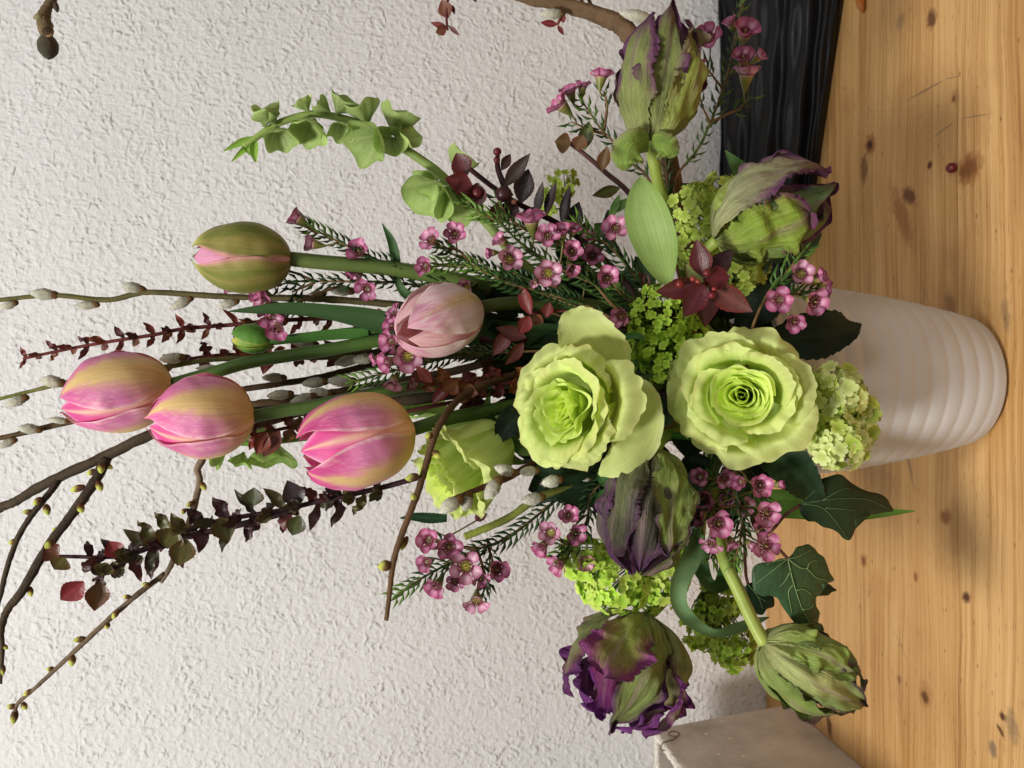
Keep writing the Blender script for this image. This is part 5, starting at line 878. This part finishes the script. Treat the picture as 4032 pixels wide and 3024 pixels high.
waxflower('waxflower sprig thick with wine pink blossoms below the front rose', [[(2893, 2215), (2912, 2137), (2922, 2070), (2907, 2002), (2888, 1925), (2900, 1780), (2900, 1620)], [(2780, 1880), (2840, 1900), (2890, 1930)], [(2760, 2010), (2840, 2000), (2905, 1990)]], [(2989, 1911, .492, .0, -.1, .95, 1.15), (2922, 1897, .498, -.6, .1, .6, .9, .5), (3064, 1908, .503, .7, -.1, .4, .7, .7), (3013, 2017, .492, .2, .2, .9, 1.1), (2826, 2058, .492, .0, .1, .95, 1.15), (2803, 2137, .497, -.4, .6, .6, 1.0), (2878, 2132, .50, .3, .7, .4, .9, .5), (3010, 2147, .490, .2, .1, .95, 1.25, -.1), (2760, 1877, .505, -.4, -.1, .7, 1.0), (2772, 1962, .508, -.3, .1, .7, 1.0), (2994, 2084, .50, .2, -.4, .7, .8), (2758, 2027, .505, -.7, .1, .5, .9), (2850, 1880, .508, 0, .2, .8, .9), (2952, 2140, .498, .5, .5, .5, .7, .7)], (0, .6), .508)
waxflower('waxflower sprig with three dark blossoms beside the drooping purple parrot tulip', [[(2193, 2196), (2250, 2150), (2289, 2126), (2313, 2039), (2333, 1943), (2420, 1860), (2600, 1700)], [(2215, 2150), (2290, 2110)]], [(2238, 2030, .518, .0, -.3, .9, 1.0), (2170, 2098, .516, -.4, -.2, .85, 1.1), (2138, 2150, .517, -.5, .5, .6, .9), (2262, 2098, .522, .3, .1, .8, 1.0), (2205, 2218, .526, -.6, .3, .5, 1.0), (2300, 2205, .53, .2, .2, .8, .9)], (0, .6), .53)
waxflower('waxflower sprig hanging free against the wall with nine blossoms and a needle tip', [[(1563, 2344), (1640, 2290), (1714, 2247), (1864, 2169), (2000, 2115), (2200, 1960), (2500, 1700)], [(1950, 2235), (1930, 2180), (1920, 2120)], [(1720, 2130), (1800, 2150), (1880, 2160)], [(1900, 2340), (1915, 2290), (1900, 2230), (1880, 2170)]], [(1690, 2127, .542, -.3, -.1, .9, 1.1), (1768, 2151, .54, .1, .0, .95, 1.1), (1686, 2211, .542, -.5, .1, .8, .95), (1834, 2229, .538, .1, .0, .95, 1.25), (1722, 2302, .541, -.4, .5, .7, 1.05), (1950, 2241, .541, .5, .0, .8, 1.1), (1792, 2285, .544, .0, .3, .8, .9), (1876, 2362, .54, .0, .6, .75, 1.15), (1902, 2030, .548, -.4, .0, .8, .7, .7), (1890, 2275, .546, .3, .3, .7, .8)], (0, .8), .55)
# ------------------------------------------------------------------ bells of Ireland
yi = .61
bt = thing('bells_of_ireland', 'arching bells of Ireland stem with pale green cupped calyxes against the wall', 'flower', P(1960, 900, yi))
stem(bt, [P(*q, yi) for q in [(960, 575), (990, 555), (1060, 506), (1125, 474), (1234, 449), (1342, 465), (1451, 501), (1560, 566), (1668, 636), (1749, 701), (1900, 860), (2200, 1130)]], .0022, .0045, (146, 168, 88), (104, 124, 58))
GB = (148, 170, 100)
for b in [(1040, 500, 70, .2, -.9, .4, 56), (1085, 490, 74, -.4, -.7, .5, 62), (1090, 500, 84, .3, .9, .4, 60), (1205, 460, 76, .1, .95, .3, 66), (1240, 470, 86, -.3, .9, .4, 74), (1215, 440, 52, -.5, -.8, .3, 40), (1325, 450, 78, .6, -.8, .3, 60), (1300, 440, 60, -.8, -.6, .3, 40), (1335, 475, 72, .2, .95, .4, 50), (1450, 490, 90, -.3, -.95, .3, 70), (1500, 530, 110, -.6, .6, .7, 92), (1545, 540, 80, .0, .5, .9, 60), (1545, 530, 104, .4, -.9, .2, 76), (1580, 555, 60, .8, -.3, .5, 56), (1740, 720, 120, -.5, .75, .5, 104), (1780, 740, 110, .3, .85, .5, 96), (1790, 690, 100, .5, -.85, .2, 70), (1722, 705, 70, -.6, .5, .6, 60)]:
    bell(bt, b[0], b[1], yi - .004, b[2], b[3], b[4], b[5], b[6], np.array(GB) * rnd(.9, 1.08))
for q in [[(1000, 545, yi, 10), (950, 560, yi, 14), (880, 595, yi, 2)], [(1000, 552, yi, 8), (960, 590, yi, 12), (912, 636, yi, 2)], [(1005, 556, yi, 10), (1000, 600, yi, 16), (1008, 640, yi, 3)], [(985, 552, yi, 8), (970, 580, yi, 12), (985, 610, yi, 3)]]: blade('bract', q, bt, (138, 178, 70), M_BELL, cup=.6)
bt = thing('bells_of_ireland', 'bells of Ireland stem mostly hidden behind the pink tulips, one leafy calyx showing', 'flower', P(2000, 1640, .635))
stem(bt, [P(*q, .635) for q in [(900, 1740), (1000, 1745), (1150, 1730), (1400, 1700), (1700, 1680), (2000, 1640), (2350, 1500)]], .0022, .004, (110, 144, 60), (96, 120, 52))
for b in [(1080, 1735, 95, .0, .95, .3, 86), (1010, 1735, 80, -.2, -.8, .5, 70), (900, 1750, 90, -.8, .5, .3, 60), (960, 1780, 56, -.2, .9, .3, 44), (1640, 1640, 110, .2, -.6, .6, 90), (1900, 1640, 110, .4, .6, .5, 90), (2000, 1560, 110, .2, .7, .5, 90)]:
    bell(bt, b[0], b[1], .63, b[2], b[3], b[4], b[5], b[6], np.array((136, 168, 84)))
# ------------------------------------------------------------------ ivy
def ivy(label, outline, veins, y0, gx, gy, cup, col, pet, vcol, grp='ivy leaves'):
    t = thing('ivy_leaf', label, 'ivy', P(outline[0][0], outline[0][1], y0), grp)
    flat_leaf('leaf_blade', outline, y0, t, col, M_DARKLEAF, gx, gy, cup, veins=veins, vcol=vcol, cvary=.12)
    pts = [P(*q) for q in pet]; tube('petiole', pts + vase_tail(pts[-1]), [.0011] * (len(pts) + 2), M_BARK, t, (84, 52, 42), (70, 48, 40), 6, 6)
    return t
ivy('large dark green ivy leaf with pale veins, spread out beside the bent tulip stem', [(3102, 2198), (3122, 2178), (3135, 2155), (3160, 2148), (3183, 2142), (3208, 2160), (3222, 2178), (3245, 2195), (3258, 2225), (3268, 2255), (3285, 2284), (3262, 2295), (3238, 2297), (3240, 2325), (3228, 2345), (3214, 2352), (3214, 2385), (3228, 2412), (3222, 2450), (3224, 2504), (3190, 2490), (3160, 2480), (3130, 2455), (3110, 2430), (3088, 2400), (3072, 2375), (3060, 2355), (3030, 2345), (3000, 2348), (2972, 2330), (2962, 2300), (2960, 2260), (2968, 2230), (3000, 2215), (3040, 2212), (3070, 2200)],
    [[(3102, 2200), (3118, 2270), (3135, 2330), (3160, 2400), (3190, 2455), (3222, 2500)], [(3102, 2200), (3150, 2235), (3178, 2240), (3215, 2275), (3260, 2285)], [(3102, 2200), (3130, 2195), (3165, 2180), (3195, 2165)], [(3102, 2200), (3070, 2225), (3020, 2265), (2975, 2300)], [(3112, 2250), (3090, 2290), (3070, 2310)], [(3125, 2300), (3105, 2330), (3112, 2380), (3120, 2420)], [(3135, 2325), (3165, 2320), (3200, 2345)], [(3102, 2200), (3060, 2208), (3020, 2222)], [(3178, 2240), (3190, 2215), (3220, 2205)], [(3160, 2400), (3190, 2395), (3205, 2380)]], .50, .25, .1, 0.4, (58, 86, 54), [(3102, 2200, .4995), (3070, 2165, .503), (3040, 2140, .507), (2960, 2000, .55), (2940, 1800, .59)], (128, 154, 100))
ivy('blackish green pointed ivy leaf hanging below the vase rim', [(3150, 1985), (3168, 1970), (3140, 1945), (3124, 1900), (3160, 1890), (3200, 1895), (3250, 1880), (3307, 1867), (3345, 1895), (3380, 1918), (3420, 1935), (3460, 1943), (3490, 1960), (3505, 1985), (3518, 2012), (3480, 2018), (3440, 2025), (3410, 2022), (3385, 2030), (3368, 2050), (3366, 2085), (3355, 2115), (3341, 2128), (3318, 2118), (3300, 2098), (3270, 2082), (3240, 2075), (3210, 2055), (3180, 2052), (3158, 2030), (3148, 2008)],
    [[(3152, 1985), (3240, 1970), (3330, 1962), (3420, 1968), (3510, 2010)], [(3152, 1985), (3230, 1995), (3280, 2040), (3310, 2080), (3340, 2125)], [(3240, 1970), (3290, 1940), (3320, 1925), (3350, 1925)], [(3152, 1985), (3200, 1940), (3250, 1900)], [(3250, 2000), (3320, 2005), (3380, 2012)]], .507, .15, .1, .3, (32, 52, 30), [(3150, 1988, .507), (3090, 2030, .512), (3020, 2100, .52), (2960, 2050, .55), (2940, 1800, .59)], (84, 108, 68))
ivy('small dark ivy leaf hidden behind the large veined ivy leaf', [(2940, 2300), (2970, 2292), (3000, 2310), (3040, 2340), (3050, 2370), (3045, 2390), (3020, 2398), (3005, 2420), (2985, 2420), (2960, 2405), (2945, 2380), (2930, 2350), (2930, 2320)], [[(2945, 2300), (2985, 2350), (3005, 2400)], [(2985, 2350), (3020, 2370)]], .525, .1, .2, .2, (24, 42, 24), [(2945, 2300, .525), (2935, 2240, .53), (2930, 2050, .56), (2920, 1800, .595)], (84, 108, 66))
ivy('narrow dark leaf tip sticking out behind the large veined ivy leaf', [(3215, 2320), (3240, 2302), (3265, 2300), (3280, 2312), (3296, 2325), (3275, 2332), (3262, 2344), (3240, 2346), (3220, 2345)], [[(3215, 2330), (3260, 2322), (3292, 2325)]], .53, .1, .1, .1, (36, 58, 34), [(3215, 2330, .53), (3120, 2300, .535), (3000, 2150, .56), (2940, 1900, .59)], (70, 94, 56))
# ------------------------------------------------------------------ dark filler greenery in the heart of the bouquet
def filler(label, rows_list, col, path):
    t = thing('greenery_stem', label, 'greenery', P(*path[-1]), 'dark filler greenery')
    stem(t, [P(*q) for q in path], .0014, .0022, (46, 58, 32), (40, 50, 30), name='stem')
    for r in rows_list: blade('leaf', r, t, np.array(col) * rnd(.85, 1.15), M_DARKLEAF, nt=50, saw=.06, sawn=12, cup=.25, ns=9, wave=.06, pvein=.3)
def lf(x0, y0, x1, y1, w_, d0, d1=None):
    d1 = d1 or d0; return [(x0 + (x1 - x0) * q, y0 + (y1 - y0) * q, d0 + (d1 - d0) * q, w_ * k2, .15) for q, k2 in ((0, .25), (.3, .9), (.6, 1), (.85, .5), (1, .04))]
filler('dark leafy stem between the two front roses', [lf(2700, 1500, 2560, 1600, 90, .575), lf(2700, 1560, 2600, 1740, 90, .575), lf(2740, 1620, 2700, 1800, 90, .58), lf(2600, 1450, 2480, 1330, 100, .585), lf(2560, 1300, 2330, 1260, 90, .59), lf(2560, 1250, 2380, 1160, 80, .59)], (26, 40, 24), [(2560, 1350, .59), (2700, 1500, .60)])
filler('mid green leafy stem behind the red leaf trio', [lf(2420, 1280, 2200, 1200, 80, .60), lf(2360, 1330, 2150, 1300, 80, .60), lf(2300, 1380, 2050, 1400, 80, .60), lf(2300, 1450, 2060, 1500, 80, .60), lf(2250, 1180, 2060, 1240, 70, .60), lf(2300, 1290, 2100, 1330, 70, .605), lf(2150, 1330, 1930, 1360, 60, .605), lf(2450, 1200, 2300, 1130, 60, .60), lf(2200, 1420, 1980, 1450, 60, .61)], (34, 54, 30), [(2150, 1350, .605), (2450, 1400, .605)])
filler('dark leafy stem around the drooping purple parrot tulip base', [lf(2500, 1800, 2350, 1880, 90, .575), lf(2450, 1850, 2250, 1980, 80, .575), lf(2650, 1850, 2700, 2020, 90, .575), lf(2720, 1780, 2760, 1940, 80, .58), lf(2400, 1780, 2220, 1840, 80, .58), lf(2260, 1800, 2060, 1780, 66, .575), lf(2600, 1640, 2440, 1780, 90, .59), lf(2620, 1760, 2480, 1900, 90, .595), lf(2350, 1900, 2180, 1960, 80, .59), lf(2250, 1860, 2080, 1930, 70, .59)], (28, 44, 26), [(2450, 1850, .58), (2700, 1700, .60)])
filler('blackish leafy stem under the burgundy leaf rosette', [lf(2900, 1250, 2850, 1100, 100, .575), lf(2950, 1300, 3080, 1200, 100, .56), lf(2960, 1340, 3120, 1300, 90, .555), lf(2850, 1200, 2700, 1180, 90, .575), lf(2780, 1300, 2640, 1200, 90, .58), lf(2950, 1200, 3060, 1080, 80, .565)], (24, 38, 24), [(2850, 1200, .58), (2900, 1400, .60)])
filler('dark leafy stem behind the wine pink waxflowers', [lf(2900, 1800, 2980, 1960, 80, .56), lf(3000, 1750, 3120, 1860, 80, .56), lf(2850, 1900, 2880, 2060, 80, .565), lf(2780, 1900, 2740, 2060, 80, .57), lf(3000, 1650, 3150, 1750, 80, .565)], (28, 44, 26), [(2880, 1900, .57), (2900, 1700, .60)])
filler('green leafy stem between the sideways rose and the coppery sprig', [lf(2150, 1480, 1980, 1560, 60, .60), lf(2200, 1560, 2000, 1640, 70, .60), lf(2230, 1700, 2040, 1720, 70, .595), lf(2100, 1420, 1900, 1470, 60, .605)], (34, 56, 30), [(2050, 1600, .605), (2400, 1560, .61)])
filler('young leafy shoot beside the drooping purple parrot tulip', [lf(2410, 1925, 2350, 1860, 22, .525), lf(2400, 1920, 2335, 1985, 18, .525), lf(2560, 1700, 2780, 1730, 14, .53)], (58, 100, 50), [(2410, 1922, .526), (2500, 1850, .55), (2650, 1700, .59)])
filler('small oak-lobed leaf stem between the olive red sprig and waxflowers', [lf(2400, 870, 2440, 765, 16, .56), lf(2410, 840, 2480, 780, 18, .56), lf(2400, 930, 2340, 880, 30, .575)], (84, 116, 60), [(2400, 870, .56), (2430, 980, .575), (2600, 1200, .60)])
leafthing('thin curled leaf tendril beside the bright green viburnum', [(2450, 1420, .525, 10), (2440, 1360, .52, 14), (2470, 1325, .517, 13), (2520, 1325, .515, 12), (2536, 1345, .517, 3)], (70, 112, 64), .5, tail=True)

def heart(label, n, x0, x1, y0, y1, dep, cols, w_, ln, seed, path):
    """leafy stem whose leaves fill a patch of the bouquet's heart"""
    random.seed(seed); t = thing('greenery_stem', label, 'greenery', P(*path[-1]), 'dark filler greenery')
    stem(t, [P(*q) for q in path], .0014, .0022, (46, 58, 32), (40, 50, 30))
    ctr = np.array([2750.0, 1520.0])
    for _ in range(n):
        x, y = rnd(x0, x1), rnd(y0, y1); d_ = np.array([x, y]) - ctr; d_ /= np.linalg.norm(d_) + 1e-6; a_ = rnd(-.7, .7); d_ = np.array([d_[0] * math.cos(a_) - d_[1] * math.sin(a_), d_[0] * math.sin(a_) + d_[1] * math.cos(a_)]); l = ln * rnd(.7, 1.2); q = dep + rnd(-.015, .015)
        rows = lf(x, y, x + d_[0] * l, y + d_[1] * l, w_ * rnd(.7, 1.1), q, q - rnd(0, .02)); c = np.array(random.choice(cols)) * rnd(.8, 1.2); ro = rnd(-.7, .7)
        blade('leaf', [r[:4] + (ro,) for r in rows], t, c, M_RED if c[0] > c[1] else M_DARKLEAF, nt=40, saw=.08, sawn=11, cup=.25, ns=7, wave=.06, pvein=.3)
DKG = [(30, 50, 26), (38, 60, 30), (26, 42, 24)]; WIN = [(84, 42, 40), (66, 36, 36), (96, 56, 42)]
heart('dark leaves packed behind the pale double tulip and the middle rose', 14, 1950, 2350, 1180, 1480, .612, DKG, 46, 200, 4, [(2150, 1300, .615), (2450, 1400, .615)])
heart('wine leaves packed behind the coppery sprig', 12, 1850, 2200, 1280, 1600, .60, WIN, 30, 110, 5, [(2000, 1420, .605), (2450, 1450, .612)])
heart('dark leaves packed between the sideways rose and the drooping parrot tulip', 14, 2200, 2540, 1680, 1900, .602, DKG, 50, 200, 6, [(2250, 1800, .605), (2600, 1600, .612)])
heart('dark leaves packed below the berry sprig among the waxflowers', 14, 2250, 2620, 900, 1180, .600, DKG, 42, 150, 7, [(2400, 1050, .605), (2650, 1300, .612)])
heart('wine leaves packed behind the bright green viburnum', 8, 2450, 2750, 1000, 1350, .585, WIN, 32, 110, 8, [(2600, 1200, .59), (2750, 1400, .61)])

waxflower('needle rich waxflower sprig with two small blossoms above the broad stems', [[(1780, 1000), (1900, 1050), (2030, 1120), (2200, 1180), (2450, 1290)]], [(1840, 1130, .57, -.4, .2, .8, .8), (2330, 1010, .545, .1, -.2, .9, .9)], (0, .9), .575)
waxflower('needle tuft of waxflower in front of the far viburnum', [[(1840, 790), (1930, 850), (2060, 900), (2200, 960), (2400, 1080), (2560, 1250)], [(1960, 780), (1990, 840), (2040, 890)]], [(2330, 940, .54, -.3, -.5, .6, .8, .4)], (0, .8), .55, ncol=(74, 104, 46))
waxflower('bare needle waxflower sprig behind the wine pink blossoms', [[(2800, 2200), (2830, 2100), (2850, 1980), (2870, 1850), (2880, 1700)], [(3000, 1960), (2950, 1900), (2900, 1800)]], [(2860, 1960, .515, -.2, .2, .9, .9), (2720, 1950, .52, -.6, .0, .6, .9, .4), (2930, 1990, .51, .2, .1, .9, .8)], (0, .9), .535)
